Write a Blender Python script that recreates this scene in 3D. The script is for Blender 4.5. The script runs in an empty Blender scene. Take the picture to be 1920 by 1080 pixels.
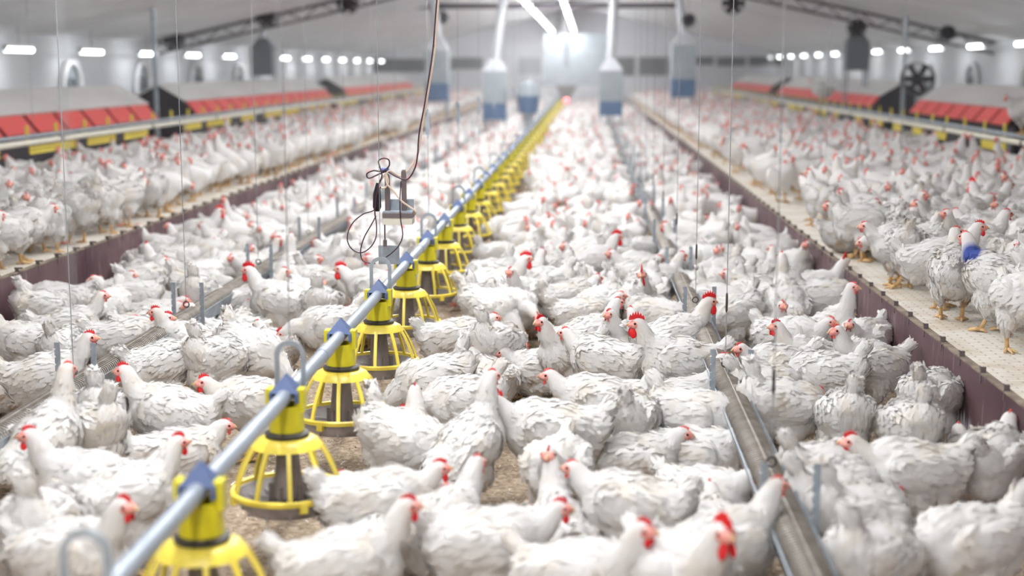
import bpy, bmesh, math, random
import numpy as np
from mathutils import Vector, Matrix, Euler

random.seed(7)
rng = np.random.default_rng(7)
scene = bpy.context.scene
COL = scene.collection
R = math.radians

# ------------------------------------------------------------------ camera
F_PX = 2667.0                     # focal length in pixels of a 1920 px wide frame (50 mm)
PITCH = math.atan2(413.0, F_PX)
YAW = math.asin(140.0 / math.sqrt(140.0**2 + 413.0**2 + F_PX**2))
CAM_H = 1.55
cam_data = bpy.data.cameras.new('camera')
cam = bpy.data.objects.new('camera', cam_data)
COL.objects.link(cam)
cam.location = (0, 0, CAM_H)
cam.rotation_euler = (math.pi / 2 - PITCH, 0, YAW)
cam_data.sensor_width = 36.0
cam_data.lens = 36.0 * F_PX / 1920.0
cam_data.clip_start = 0.05
cam_data.clip_end = 200
cam_data.dof.use_dof = True
cam_data.dof.focus_distance = 6.3
cam_data.dof.aperture_fstop = 1.4
scene.camera = cam

# ------------------------------------------------------------------ view, world, main light
scene.view_settings.view_transform = 'Standard'
scene.view_settings.look = 'None'
scene.view_settings.gamma = 1.0
scene.view_settings.exposure = 0.0
scene.view_settings.use_curve_mapping = False
scene.cycles.max_bounces = 6
scene.cycles.diffuse_bounces = 3
scene.cycles.glossy_bounces = 3
scene.cycles.transmission_bounces = 4
scene.cycles.volume_bounces = 0
scene.cycles.use_denoising = True
scene.cycles.adaptive_threshold = 0.04
scene.cycles.sample_clamp_indirect = 6.0

world = bpy.data.worlds.new('world')
scene.world = world
world.use_nodes = True
world.node_tree.nodes['Background'].inputs[0].default_value = (0.75, 0.82, 1.0, 1)
world.node_tree.nodes['Background'].inputs[1].default_value = 0.3

LAMP_POWER = 24.0                 # each ceiling lamp
WALL_POWER = 4.0                 # each lamp along the side walls
HAZE = 0.009

CAM_M = Euler((math.pi / 2 - PITCH, 0, YAW), 'XYZ').to_matrix()

def ray(px, py):
    d = CAM_M @ Vector(((px - 960) / F_PX, -(py - 540) / F_PX, -1.0))
    return d

def at(px, py, z):
    """point of the horizontal plane at height z seen at a pixel of the photo"""
    d = ray(px, py)
    t = (z - CAM_H) / d.z
    return Vector((d.x * t, d.y * t, z))

def at_y(px, py, y):
    d = ray(px, py)
    t = y / d.y
    return Vector((d.x * t, y, CAM_H + d.z * t))

def project(p):
    v = CAM_M.transposed() @ (Vector(p) - Vector((0, 0, CAM_H)))
    if v.z > -0.1:
        return None
    return (960 + F_PX * v.x / -v.z, 540 - F_PX * v.y / -v.z)

# ------------------------------------------------------------------ materials
def lin(c):
    c = c / 255.0
    return c / 12.92 if c <= 0.04045 else ((c + 0.055) / 1.055) ** 2.4

def rgb(r, g, b):
    return (lin(r), lin(g), lin(b), 1.0)

def new_mat(name):
    m = bpy.data.materials.new(name)
    m.use_nodes = True
    return m, m.node_tree.nodes, m.node_tree.links, m.node_tree.nodes['Principled BSDF']

def mat(name, c, rough=0.5, metal=0.0, c2=None, scale=12.0, bump=0.0, bscale=60.0, detail=4.0, lo=0.35, hi=0.65, stretch=None, spec=0.5, sss=0.0):
    m, n, l, b = new_mat(name)
    b.inputs['Roughness'].default_value = rough
    b.inputs['Metallic'].default_value = metal
    b.inputs['Specular IOR Level'].default_value = spec
    tc = n.new('ShaderNodeTexCoord')
    vec = tc.outputs['Object']
    if stretch:
        mp = n.new('ShaderNodeMapping')
        mp.inputs['Scale'].default_value = stretch
        l.new(vec, mp.inputs['Vector'])
        vec = mp.outputs['Vector']
    c2 = c2 or tuple(x * 0.88 for x in c[:3]) + (1,)
    nz = n.new('ShaderNodeTexNoise')
    nz.inputs['Scale'].default_value = scale
    nz.inputs['Detail'].default_value = detail
    l.new(vec, nz.inputs['Vector'])
    cr = n.new('ShaderNodeValToRGB')
    cr.color_ramp.elements[0].position = lo
    cr.color_ramp.elements[1].position = hi
    cr.color_ramp.elements[0].color = c2
    cr.color_ramp.elements[1].color = c
    l.new(nz.outputs['Fac'], cr.inputs['Fac'])
    l.new(cr.outputs['Color'], b.inputs['Base Color'])
    if bump > 0:
        nb = n.new('ShaderNodeTexNoise')
        nb.inputs['Scale'].default_value = bscale
        nb.inputs['Detail'].default_value = 5
        l.new(vec, nb.inputs['Vector'])
        bp = n.new('ShaderNodeBump')
        bp.inputs['Strength'].default_value = bump
        bp.inputs['Distance'].default_value = 0.01
        l.new(nb.outputs['Fac'], bp.inputs['Height'])
        l.new(bp.outputs['Normal'], b.inputs['Normal'])
    return m

def emit(name, c, s):
    m, n, l, b = new_mat(name)
    b.inputs['Base Color'].default_value = (0.9, 0.9, 0.9, 1)
    b.inputs['Emission Color'].default_value = c
    b.inputs['Emission Strength'].default_value = s
    return m

M = {}
M['feather'] = None
def feather_mat(name, blue=False):
    m, n, l, b = new_mat(name)
    b.inputs['Roughness'].default_value = 0.85
    b.inputs['Specular IOR Level'].default_value = 0.15
    tc = n.new('ShaderNodeTexCoord')
    oi = n.new('ShaderNodeObjectInfo')
    add = n.new('ShaderNodeVectorMath'); add.operation = 'ADD'
    mul = n.new('ShaderNodeVectorMath'); mul.operation = 'SCALE'
    mul.inputs[0].default_value = (37.0, 11.0, 23.0)
    l.new(oi.outputs['Random'], mul.inputs['Scale'])
    l.new(tc.outputs['Object'], add.inputs[0]); l.new(mul.outputs[0], add.inputs[1])
    nz = n.new('ShaderNodeTexNoise'); nz.inputs['Scale'].default_value = 9; nz.inputs['Detail'].default_value = 6
    l.new(add.outputs[0], nz.inputs['Vector'])
    cr = n.new('ShaderNodeValToRGB')
    cr.color_ramp.elements[0].position = 0.26; cr.color_ramp.elements[0].color = rgb(236, 228, 217)
    cr.color_ramp.elements[1].position = 0.50; cr.color_ramp.elements[1].color = rgb(243, 240, 238)
    l.new(nz.outputs['Fac'], cr.inputs['Fac'])
    col = cr.outputs['Color']
    # soiled patches low on the belly, different on every bird
    sx = n.new('ShaderNodeSeparateXYZ'); l.new(tc.outputs['Object'], sx.inputs[0])
    mr = n.new('ShaderNodeMapRange'); mr.inputs['From Min'].default_value = 0.20; mr.inputs['From Max'].default_value = 0.09
    l.new(sx.outputs['Z'], mr.inputs['Value'])
    n2 = n.new('ShaderNodeTexNoise'); n2.inputs['Scale'].default_value = 14; n2.inputs['Detail'].default_value = 4
    l.new(add.outputs[0], n2.inputs['Vector'])
    r2 = n.new('ShaderNodeMapRange'); r2.inputs['From Min'].default_value = 0.50; r2.inputs['From Max'].default_value = 0.72
    l.new(n2.outputs['Fac'], r2.inputs['Value'])
    mm = n.new('ShaderNodeMath'); mm.operation = 'MULTIPLY'
    l.new(mr.outputs[0], mm.inputs[0]); l.new(r2.outputs[0], mm.inputs[1])
    mx = n.new('ShaderNodeMix'); mx.data_type = 'RGBA'
    l.new(mm.outputs[0], mx.inputs['Factor']); l.new(col, mx.inputs['A'])
    mx.inputs['B'].default_value = rgb(190, 160, 125)
    col = mx.outputs['Result']
    if blue:
        g = n.new('ShaderNodeVectorMath'); g.operation = 'DISTANCE'
        l.new(tc.outputs['Object'], g.inputs[0]); g.inputs[1].default_value = (0.118, 0.030, 0.345)
        gr = n.new('ShaderNodeMapRange'); gr.inputs['From Min'].default_value = 0.072; gr.inputs['From Max'].default_value = 0.040
        l.new(g.outputs['Value'], gr.inputs['Value'])
        mb = n.new('ShaderNodeMix'); mb.data_type = 'RGBA'
        l.new(gr.outputs[0], mb.inputs['Factor']); l.new(col, mb.inputs['A'])
        mb.inputs['B'].default_value = rgb(84, 100, 172)
        col = mb.outputs['Result']
    l.new(col, b.inputs['Base Color'])
    bn = n.new('ShaderNodeTexNoise'); bn.inputs['Scale'].default_value = 90; bn.inputs['Detail'].default_value = 4
    l.new(add.outputs[0], bn.inputs['Vector'])
    bp = n.new('ShaderNodeBump'); bp.inputs['Strength'].default_value = 0.25; bp.inputs['Distance'].default_value = 0.003
    l.new(bn.outputs['Fac'], bp.inputs['Height']); l.new(bp.outputs['Normal'], b.inputs['Normal'])
    # thin feathers let some light through
    tr = n.new('ShaderNodeBsdfTranslucent'); l.new(col, tr.inputs['Color'])
    ms = n.new('ShaderNodeMixShader'); ms.inputs[0].default_value = 0.3
    out = n['Material Output']
    l.new(b.outputs[0], ms.inputs[1]); l.new(tr.outputs[0], ms.inputs[2]); l.new(ms.outputs[0], out.inputs['Surface'])
    return m

M['feather'] = feather_mat('white_feathers')
M['feather_blue'] = feather_mat('white_feathers_with_blue_dye', True)
M['skin'] = mat('face_skin', rgb(236, 176, 164), 0.6, c2=rgb(220, 124, 114), scale=60, bump=0.3, bscale=200)
M['legskin'] = mat('leg_skin', rgb(226, 192, 140), 0.6, c2=rgb(204, 160, 108), scale=40, bump=0.4, bscale=250)
M['eye'] = mat('eye', rgb(22, 14, 12), 0.1)
M['beak'] = mat('beak_horn', rgb(226, 188, 150), 0.4, c2=rgb(190, 140, 100), scale=60)
M['comb'] = mat('comb_red', rgb(222, 96, 90), 0.5, c2=rgb(204, 58, 58), scale=50, bump=0.3, bscale=250)
M['comb_bright'] = mat('comb_bright_red', rgb(226, 24, 30), 0.45, c2=rgb(190, 10, 20), scale=50, bump=0.3, bscale=250)
M['galv'] = mat('galvanised_steel', rgb(168, 176, 184), 0.4, 0.4, c2=rgb(140, 148, 156), scale=16, bump=0.05)
M['pipe'] = mat('galvanised_feed_pipe', rgb(172, 180, 190), 0.42, 0.35, c2=rgb(150, 158, 168), scale=10, stretch=(1, 0.2, 1))
M['yellow'] = mat('yellow_plastic', rgb(243, 220, 88), 0.35, c2=rgb(236, 212, 80), scale=6)
M['yellow2'] = mat('lime_yellow_plastic', rgb(222, 208, 34), 0.4, c2=rgb(206, 194, 30), scale=8)
M['bluecap'] = mat('blue_plastic', rgb(82, 100, 144), 0.45, c2=rgb(70, 88, 128), scale=10)
M['tubegrey'] = mat('brown_grey_plastic', rgb(140, 128, 124), 0.55, c2=rgb(120, 110, 106), scale=14)
M['pan'] = mat('dusty_grey_pan', rgb(176, 170, 170), 0.5, c2=rgb(146, 138, 136), scale=14)
M['dark'] = mat('dark_plastic', rgb(52, 48, 50), 0.5)
M['wire'] = mat('steel_wire', rgb(152, 154, 156), 0.5, 0.3)
M['grille'] = mat('worn_wire', rgb(156, 148, 140), 0.5, 0.4, c2=rgb(130, 122, 112), scale=20)
M['white'] = mat('white_plastic', rgb(232, 232, 234), 0.5)
M['tubewhite'] = mat('pale_drop_tube', rgb(206, 207, 212), 0.5)
M['boxgrey'] = mat('grey_hopper', rgb(166, 174, 178), 0.5, c2=rgb(150, 158, 164), scale=3)
M['boxblue'] = mat('blue_hopper_base', rgb(62, 98, 140), 0.5, c2=rgb(50, 82, 122), scale=5)
M['nestdark'] = mat('nest_side_panel', rgb(46, 36, 46), 0.6, c2=rgb(34, 26, 34), scale=5)
M['nestroof'] = mat('nest_roof', rgb(236, 233, 230), 0.6, c2=rgb(218, 214, 211), scale=1.5, stretch=(1, 0.3, 1))
M['flap'] = mat('red_flap', rgb(240, 88, 84), 0.5, c2=rgb(230, 98, 94), scale=8)
M['cream'] = mat('cream_pipe', rgb(236, 230, 212), 0.45)
M['fan'] = mat('dark_fan', rgb(72, 66, 72), 0.6)
M['truss'] = mat('dark_conduit', rgb(92, 86, 92), 0.6)
M['cable_dark'] = mat('dark_cable', rgb(66, 34, 50), 0.5)
M['cable_beige'] = mat('beige_cable', rgb(222, 200, 180), 0.5)
M['tape'] = mat('blue_tape', rgb(90, 110, 190), 0.5)
M['bracket'] = mat('brown_steel', rgb(112, 100, 100), 0.5, 0.3)
M['beige'] = mat('beige_plastic', rgb(222, 216, 200), 0.5)
M['black'] = mat('black_plastic', rgb(24, 22, 26), 0.4)
M['lamp'] = emit('lamp_glow', (0.96, 0.985, 1.0, 1), 105.0)
M['lamp_wall'] = emit('wall_lamp_glow', (0.93, 0.98, 1.0, 1), 12.0)
M['redlamp'] = emit('red_signal_glow', (1.0, 0.06, 0.10, 1), 5.0)
M['curtain'] = mat('dark_window_curtain', rgb(70, 66, 70), 0.6, c2=rgb(60, 57, 60), scale=6)
M['curtain_pale'] = mat('grey_window_curtain', rgb(160, 164, 168), 0.6)

def wall_mat(name, c, c2, band):
    m = mat(name, c, 0.75, c2=c2, scale=0.8, bump=0.0)
    n, l = m.node_tree.nodes, m.node_tree.links
    w = n.new('ShaderNodeTexWave'); w.bands_direction = band
    w.inputs['Scale'].default_value = 2.2
    tc = n.new('ShaderNodeTexCoord')
    l.new(tc.outputs['Object'], w.inputs['Vector'])
    bp = n.new('ShaderNodeBump'); bp.inputs['Strength'].default_value = 0.25; bp.inputs['Distance'].default_value = 0.02
    l.new(w.outputs['Fac'], bp.inputs['Height'])
    l.new(bp.outputs['Normal'], n['Principled BSDF'].inputs['Normal'])
    return m
M['ceil'] = wall_mat('ceiling_panels', rgb(240, 240, 243), rgb(228, 228, 232), 'Y')
M['wall'] = wall_mat('wall_panels', rgb(210, 211, 214), rgb(196, 197, 200), 'Y')
M['wallfar'] = wall_mat('far_wall_panels', rgb(222, 222, 228), rgb(212, 212, 218), 'X')

def litter_mat():
    m, n, l, b = new_mat('litter')
    b.inputs['Roughness'].default_value = 0.95
    b.inputs['Specular IOR Level'].default_value = 0.1
    tc = n.new('ShaderNodeTexCoord')
    n1 = n.new('ShaderNodeTexNoise'); n1.inputs['Scale'].default_value = 4; n1.inputs['Detail'].default_value = 8; n1.inputs['Roughness'].default_value = 0.7
    n2 = n.new('ShaderNodeTexVoronoi'); n2.inputs['Scale'].default_value = 70
    n3 = n.new('ShaderNodeTexNoise'); n3.inputs['Scale'].default_value = 45; n3.inputs['Detail'].default_value = 6
    for q in (n1, n2, n3): l.new(tc.outputs['Object'], q.inputs['Vector'])
    c1 = n.new('ShaderNodeValToRGB'); e = c1.color_ramp.elements
    e[0].position = 0.3; e[0].color = rgb(112, 94, 78); e[1].position = 0.7; e[1].color = rgb(196, 180, 160)
    l.new(n3.outputs['Fac'], c1.inputs['Fac'])
    mx = n.new('ShaderNodeMix'); mx.data_type = 'RGBA'; mx.blend_type = 'MULTIPLY'; mx.inputs['Factor'].default_value = 0.7
    c2 = n.new('ShaderNodeValToRGB'); e = c2.color_ramp.elements
    e[0].position = 0.32; e[0].color = rgb(150, 132, 120); e[1].position = 0.62; e[1].color = (1, 1, 1, 1)
    l.new(n1.outputs['Fac'], c2.inputs['Fac'])
    l.new(c1.outputs['Color'], mx.inputs['A']); l.new(c2.outputs['Color'], mx.inputs['B'])
    m2 = n.new('ShaderNodeMix'); m2.data_type = 'RGBA'; m2.inputs['Factor'].default_value = 0.3
    l.new(mx.outputs['Result'], m2.inputs['A'])
    c3 = n.new('ShaderNodeValToRGB'); e = c3.color_ramp.elements
    e[0].color = rgb(110, 88, 70); e[1].color = rgb(214, 196, 170)
    l.new(n2.outputs['Color'], c3.inputs['Fac']); l.new(c3.outputs['Color'], m2.inputs['B'])
    l.new(m2.outputs['Result'], b.inputs['Base Color'])
    bp = n.new('ShaderNodeBump'); bp.inputs['Strength'].default_value = 0.8; bp.inputs['Distance'].default_value = 0.012
    l.new(n3.outputs['Fac'], bp.inputs['Height']); l.new(bp.outputs['Normal'], b.inputs['Normal'])
    return m
M['litter'] = litter_mat()
M['shav_a'] = mat('pale_shaving', rgb(216, 194, 164), 0.9, c2=rgb(190, 164, 132), scale=9)
M['shav_b'] = mat('brown_shaving', rgb(150, 122, 94), 0.9, c2=rgb(120, 94, 70), scale=9)
M['fluff'] = mat('loose_white_feather', rgb(238, 232, 226), 0.9)

def slat_mat():
    m, n, l, b = new_mat('slatted_plastic')
    b.inputs['Roughness'].default_value = 0.6
    tc = n.new('ShaderNodeTexCoord')
    br = n.new('ShaderNodeTexBrick')
    br.inputs['Scale'].default_value = 1.0
    br.inputs['Brick Width'].default_value = 0.10; br.inputs['Row Height'].default_value = 0.032
    br.inputs['Mortar Size'].default_value = 0.005; br.inputs['Mortar Smooth'].default_value = 0.3
    br.offset = 0.5
    br.inputs['Color1'].default_value = rgb(236, 230, 220); br.inputs['Color2'].default_value = rgb(228, 221, 210)
    br.inputs['Mortar'].default_value = rgb(196, 186, 172)
    l.new(tc.outputs['Object'], br.inputs['Vector'])
    nz = n.new('ShaderNodeTexNoise'); nz.inputs['Scale'].default_value = 5; nz.inputs['Detail'].default_value = 7
    l.new(tc.outputs['Object'], nz.inputs['Vector'])
    cr = n.new('ShaderNodeValToRGB'); e = cr.color_ramp.elements
    e[0].position = 0.34; e[0].color = rgb(214, 198, 176); e[1].position = 0.56; e[1].color = (1, 1, 1, 1)
    l.new(nz.outputs['Fac'], cr.inputs['Fac'])
    mx = n.new('ShaderNodeMix'); mx.data_type = 'RGBA'; mx.blend_type = 'MULTIPLY'; mx.inputs['Factor'].default_value = 0.6
    l.new(br.outputs['Color'], mx.inputs['A']); l.new(cr.outputs['Color'], mx.inputs['B'])
    l.new(mx.outputs['Result'], b.inputs['Base Color'])
    bp = n.new('ShaderNodeBump'); bp.inputs['Strength'].default_value = 0.5; bp.inputs['Distance'].default_value = 0.004; bp.invert = True
    l.new(br.outputs['Fac'], bp.inputs['Height']); l.new(bp.outputs['Normal'], b.inputs['Normal'])
    return m
M['slat'] = slat_mat()

def board_mat(name, white):
    """stained purple-brown plywood with pale runs down it and dusty white down stuck along its foot"""
    m, n, l, b = new_mat(name)
    b.inputs['Roughness'].default_value = 0.6
    tc = n.new('ShaderNodeTexCoord')
    mp = n.new('ShaderNodeMapping'); mp.inputs['Scale'].default_value = (1, 9, 0.8); l.new(tc.outputs['Object'], mp.inputs['Vector'])
    n1 = n.new('ShaderNodeTexNoise'); n1.inputs['Scale'].default_value = 5; n1.inputs['Detail'].default_value = 8
    l.new(mp.outputs[0], n1.inputs['Vector'])
    n2 = n.new('ShaderNodeTexNoise'); n2.inputs['Scale'].default_value = 1.6; n2.inputs['Detail'].default_value = 5
    l.new(tc.outputs['Object'], n2.inputs['Vector'])
    c1 = n.new('ShaderNodeValToRGB'); e = c1.color_ramp.elements
    e[0].position = 0.3; e[0].color = rgb(66, 40, 50); e[1].position = 0.72; e[1].color = rgb(118, 92, 92)
    l.new(n2.outputs['Fac'], c1.inputs['Fac'])
    c2 = n.new('ShaderNodeValToRGB'); e = c2.color_ramp.elements
    e[0].position = 0.62; e[0].color = (0, 0, 0, 1); e[1].position = 0.72; e[1].color = (0.55, 0.55, 0.55, 1)
    l.new(n1.outputs['Fac'], c2.inputs['Fac'])
    mx = n.new('ShaderNodeMix'); mx.data_type = 'RGBA'
    l.new(c2.outputs['Color'], mx.inputs['Factor']); l.new(c1.outputs['Color'], mx.inputs['A']); mx.inputs['B'].default_value = rgb(190, 178, 176)
    col = mx.outputs['Result']
    sx = n.new('ShaderNodeSeparateXYZ'); l.new(tc.outputs['Object'], sx.inputs[0])
    ad = n.new('ShaderNodeMath'); ad.operation = 'MULTIPLY_ADD'; ad.inputs[1].default_value = 0.30; ad.inputs[2].default_value = -0.15
    l.new(n1.outputs['Fac'], ad.inputs[0])
    hh = n.new('ShaderNodeMath'); hh.operation = 'ADD'; l.new(sx.outputs['Z'], hh.inputs[0]); l.new(ad.outputs[0], hh.inputs[1])
    mr = n.new('ShaderNodeMapRange'); mr.inputs['From Min'].default_value = white; mr.inputs['From Max'].default_value = white - 0.035
    l.new(hh.outputs[0], mr.inputs['Value'])
    m3 = n.new('ShaderNodeMix'); m3.data_type = 'RGBA'
    l.new(mr.outputs[0], m3.inputs['Factor']); l.new(col, m3.inputs['A']); m3.inputs['B'].default_value = rgb(226, 226, 236)
    l.new(m3.outputs['Result'], b.inputs['Base Color'])
    return m
M['board_l'] = board_mat('stained_board_left', 0.02)
M['board_r'] = board_mat('stained_board_right', 0.165)
M['edge'] = mat('worn_board_edge', rgb(150, 136, 118), 0.8, c2=rgb(110, 96, 84), scale=14)

# ------------------------------------------------------------------ mesh helpers
class MB:
    def __init__(self):
        self.v, self.f, self.m = [], [], []
    def add(self, vs, fs, mi=0):
        b = len(self.v)
        self.v.extend([tuple(x) for x in vs]); self.f.extend([tuple(i + b for i in f) for f in fs]); self.m.extend([mi] * len(fs))
        return self
    def box(self, lo, hi, mi=0, M4=None):
        x0, y0, z0 = lo; x1, y1, z1 = hi
        vs = [(x0,y0,z0),(x1,y0,z0),(x1,y1,z0),(x0,y1,z0),(x0,y0,z1),(x1,y0,z1),(x1,y1,z1),(x0,y1,z1)]
        if M4: vs = [M4 @ Vector(p) for p in vs]
        return self.add(vs, [(3,2,1,0),(4,5,6,7),(0,1,5,4),(1,2,6,5),(2,3,7,6),(3,0,4,7)], mi)
    def tube(self, pts, r, n=8, mi=0, caps=True, closed=False):
        pts = [Vector(p) for p in pts]
        rs = r if hasattr(r, '__len__') else [r] * len(pts)
        vs, fs = [], []
        up = None
        N = len(pts)
        for i, p in enumerate(pts):
            if closed: t = pts[(i + 1) % N] - pts[i - 1]
            else: t = pts[min(i + 1, N - 1)] - pts[max(i - 1, 0)]
            t.normalize()
            if up is None:
                up = Vector((0, 0, 1)) if abs(t.z) < 0.9 else Vector((1, 0, 0))
            a = t.cross(up); a.normalize(); b = a.cross(t); up = b
            for k in range(n):
                th = 2 * math.pi * k / n
                vs.append(p + (a * math.cos(th) + b * math.sin(th)) * rs[i])
        for i in range(N if closed else N - 1):
            j = (i + 1) % N
            for k in range(n):
                fs.append((i*n+k, i*n+(k+1)%n, j*n+(k+1)%n, j*n+k))
        if caps and not closed:
            fs.append(tuple(range(n))[::-1]); fs.append(tuple(range((N-1)*n, N*n)))
        return self.add(vs, fs, mi)
    def lathe(self, prof, n=32, mi=0, c=(0,0,0), close=False):
        vs, fs = [], []
        for (r, z) in prof:
            for k in range(n):
                th = 2*math.pi*k/n
                vs.append((c[0]+r*math.cos(th), c[1]+r*math.sin(th), c[2]+z))
        P = len(prof)
        for i in range(P if close else P-1):
            j = (i+1) % P
            for k in range(n):
                fs.append((i*n+k, i*n+(k+1)%n, j*n+(k+1)%n, j*n+k))
        return self.add(vs, fs, mi)
    def ellipsoid(self, c, r, mi=0, rot=None, n=12, m=8):
        vs, fs = [], []
        for i in range(m+1):
            ph = math.pi*i/m
            for k in range(n):
                th = 2*math.pi*k/n
                p = Vector((r[0]*math.sin(ph)*math.cos(th), r[1]*math.sin(ph)*math.sin(th), r[2]*math.cos(ph)))
                if rot is not None: p = rot @ p
                vs.append(p + Vector(c))
        for i in range(m):
            for k in range(n):
                fs.append((i*n+k, (i+1)*n+k, (i+1)*n+(k+1)%n, i*n+(k+1)%n))
        return self.add(vs, fs, mi)
    def prism(self, poly, axis, a, b, mi=0):
        """polygon in the two other axes, extruded along axis from a to b"""
        def P(u, w, t):
            return {'x': (t, u, w), 'y': (u, t, w), 'z': (u, w, t)}[axis]
        n = len(poly)
        vs = [P(u, w, a) for u, w in poly] + [P(u, w, b) for u, w in poly]
        fs = [tuple(range(n))[::-1], tuple(range(n, 2*n))] + [(i, (i+1)%n, n+(i+1)%n, n+i) for i in range(n)]
        return self.add(vs, fs, mi)
    def mesh(self, name, mats, smooth=True, angle=40):
        me = bpy.data.meshes.new(name)
        me.from_pydata(self.v, [], self.f)
        for mm in (mats if isinstance(mats, (list, tuple)) else [mats]): me.materials.append(mm)
        if any(self.m): me.polygons.foreach_set('material_index', self.m)
        bm = bmesh.new(); bm.from_mesh(me)
        bmesh.ops.recalc_face_normals(bm, faces=bm.faces[:]); bm.to_mesh(me); bm.free()
        if smooth:
            me.shade_smooth()
            me.set_sharp_from_angle(angle=R(angle))
        me.update()
        return me
    def build(self, name, mats, parent=None, smooth=True, angle=40):
        return obj(name, self.mesh(name, mats, smooth, angle), parent)

def obj(name, me, parent=None):
    o = bpy.data.objects.new(name, me)
    COL.objects.link(o)
    if parent is not None: o.parent = parent
    return o

def empty(name, loc=(0,0,0), rz=0):
    o = bpy.data.objects.new(name, None); COL.objects.link(o)
    o.location = loc; o.rotation_euler = (0, 0, rz); o.empty_display_size = 0.1
    return o

def tag(o, label=None, cat=None, group=None, kind=None):
    if label: o['label'] = label
    if cat: o['category'] = cat
    if group: o['group'] = group
    if kind: o['kind'] = kind
    return o

def dup(root, loc=None, rot=None, scale=None):
    r = root.copy(); COL.objects.link(r)
    if loc is not None: r.location = loc
    if rot is not None: r.rotation_euler = rot
    if scale is not None: r.scale = (scale,)*3
    for ch in root.children:
        c = ch.copy(); COL.objects.link(c); c.parent = r
        for g in ch.children:
            d = g.copy(); COL.objects.link(d); d.parent = c
    return r

ONES = 'zeroth first second third fourth fifth sixth seventh eighth ninth tenth eleventh twelfth thirteenth fourteenth fifteenth sixteenth seventeenth eighteenth nineteenth'.split()
TENS = {2:'twent',3:'thirt',4:'fort',5:'fift',6:'sixt',7:'sevent',8:'eight',9:'ninet'}
def ordw(n):
    if n < 20: return ONES[n]
    if n < 100:
        return TENS[n//10] + ('ieth' if n % 10 == 0 else 'y-' + ONES[n % 10])
    return str(n) + 'th'

# ------------------------------------------------------------------ the house
XL, XR = -8.5, 7.8                # side walls
XC = -0.35
EAVE, SLOPE = 2.05, 0.225
Y0, Y1 = -6.0, 57.0
BL, BR = -3.25, 1.53              # kick boards at the edge of the slatted floors
SLAT_Z = 0.38
PIPE_X, TROUGH_L, TROUGH_R = -0.93, -2.05, 0.58
def ceil_z(x): return EAVE + SLOPE * ((x - XL) if x < XC else (XR - x))

m = MB()
nx, ny = 60, 140
xs = np.linspace(BL, BR, nx); ys = np.linspace(2.6, 14.6, ny)
gx, gy = np.meshgrid(xs, ys)
gz = 0.006*np.sin(gx*7.1+1.3*np.sin(gy*3.3)) + 0.005*np.sin(gy*9.7+gx*4) + rng.normal(0, 0.002, gx.shape) - 0.008
vs = np.stack([gx.ravel(), gy.ravel(), gz.ravel()], 1)
fs = [(j*nx+i, j*nx+i+1, (j+1)*nx+i+1, (j+1)*nx+i) for j in range(ny-1) for i in range(nx-1)]
m.add(vs.tolist(), fs)
m.box((XL, Y0, -0.3), (XR, Y1, -0.03))
m.add([(BL, 14.6, -0.006), (BR, 14.6, -0.006), (BR, Y1, -0.006), (BL, Y1, -0.006)], [(0,1,2,3)])
m.add([(BL, Y0, -0.006), (BR, Y0, -0.006), (BR, 2.6, -0.006), (BL, 2.6, -0.006)], [(0,1,2,3)])
tag(m.build('floor', M['litter']), 'brown wood shaving litter covering the floor', kind='structure')

for side, (xa, xb) in (('left', (XL, BL)), ('right', (BR, XR))):
    m = MB().box((xa + (0.0 if side == 'left' else 0.02), Y0, SLAT_Z - 0.04), (xb - (0.02 if side == 'left' else 0.0), Y1, SLAT_Z))
    o = m.build('floor_' + side, M['slat'])
    tag(o, 'raised cream plastic slatted floor on the %s side' % side, kind='structure')
    # kick board: 3 m panels with clips on the top edge
    xe = BL if side == 'left' else BR
    s = 1 if side == 'left' else -1
    m = MB()
    y = Y0
    while y < Y1:
        m.box((xe - 0.012, y + 0.004, -0.02), (xe + 0.012, min(y + 3.0, Y1) - 0.004, SLAT_Z + 0.008))
        y += 3.0
    bo = m.build('trim_1' if side == 'left' else 'trim_2', M['board_l' if side == 'left' else 'board_r'], smooth=False)
    tag(bo, 'stained purple brown board facing the edge of the %s slatted floor' % side, kind='structure')
    m = MB()
    y = Y0
    while y < Y1:
        m.box((xe - 0.016, y + 0.006, SLAT_Z + 0.009), (xe + 0.016, y + 2.99, SLAT_Z + 0.017)); y += 3.0
    m.build('edge_strip', M['edge'], bo, smooth=False)
    m = MB()
    y = 2.0
    while y < 24:
        m.box((xe + s*0.006 - 0.010, y, SLAT_Z - 0.02), (xe + s*0.006 + 0.010, y + 0.012, SLAT_Z + 0.04))
        m.box((xe + s*0.006 - 0.012, y - 0.004, SLAT_Z + 0.034), (xe + s*0.006 + 0.02*s + 0.012, y + 0.016, SLAT_Z + 0.042))
        y += 0.31
    m.build('clip', M['bracket'], bo, smooth=False)

m = MB()
zr = ceil_z(XC)
m.add([(XL,Y0,EAVE),(XC,Y0,zr),(XR,Y0,EAVE),(XR,Y0,EAVE+.1),(XC,Y0,zr+.1),(XL,Y0,EAVE+.1),
       (XL,Y1,EAVE),(XC,Y1,zr),(XR,Y1,EAVE),(XR,Y1,EAVE+.1),(XC,Y1,zr+.1),(XL,Y1,EAVE+.1)],
      [(0,1,7,6),(1,2,8,7),(5,4,10,11),(4,3,9,10),(0,5,11,6),(2,3,9,8),(0,1,4,5),(1,2,3,4),(6,7,10,11),(7,8,9,10)])
tag(m.build('ceiling', M['ceil'], smooth=False), 'low pitched grey panel ceiling', kind='structure')
for nm, x0, x1 in (('wall_left', XL-.15, XL), ('wall_right', XR, XR+.15)):
    tag(MB().box((x0, Y0, -0.3), (x1, Y1, EAVE+.1)).build(nm, M['wall'], smooth=False), 'pale grey side wall', kind='structure')
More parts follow.
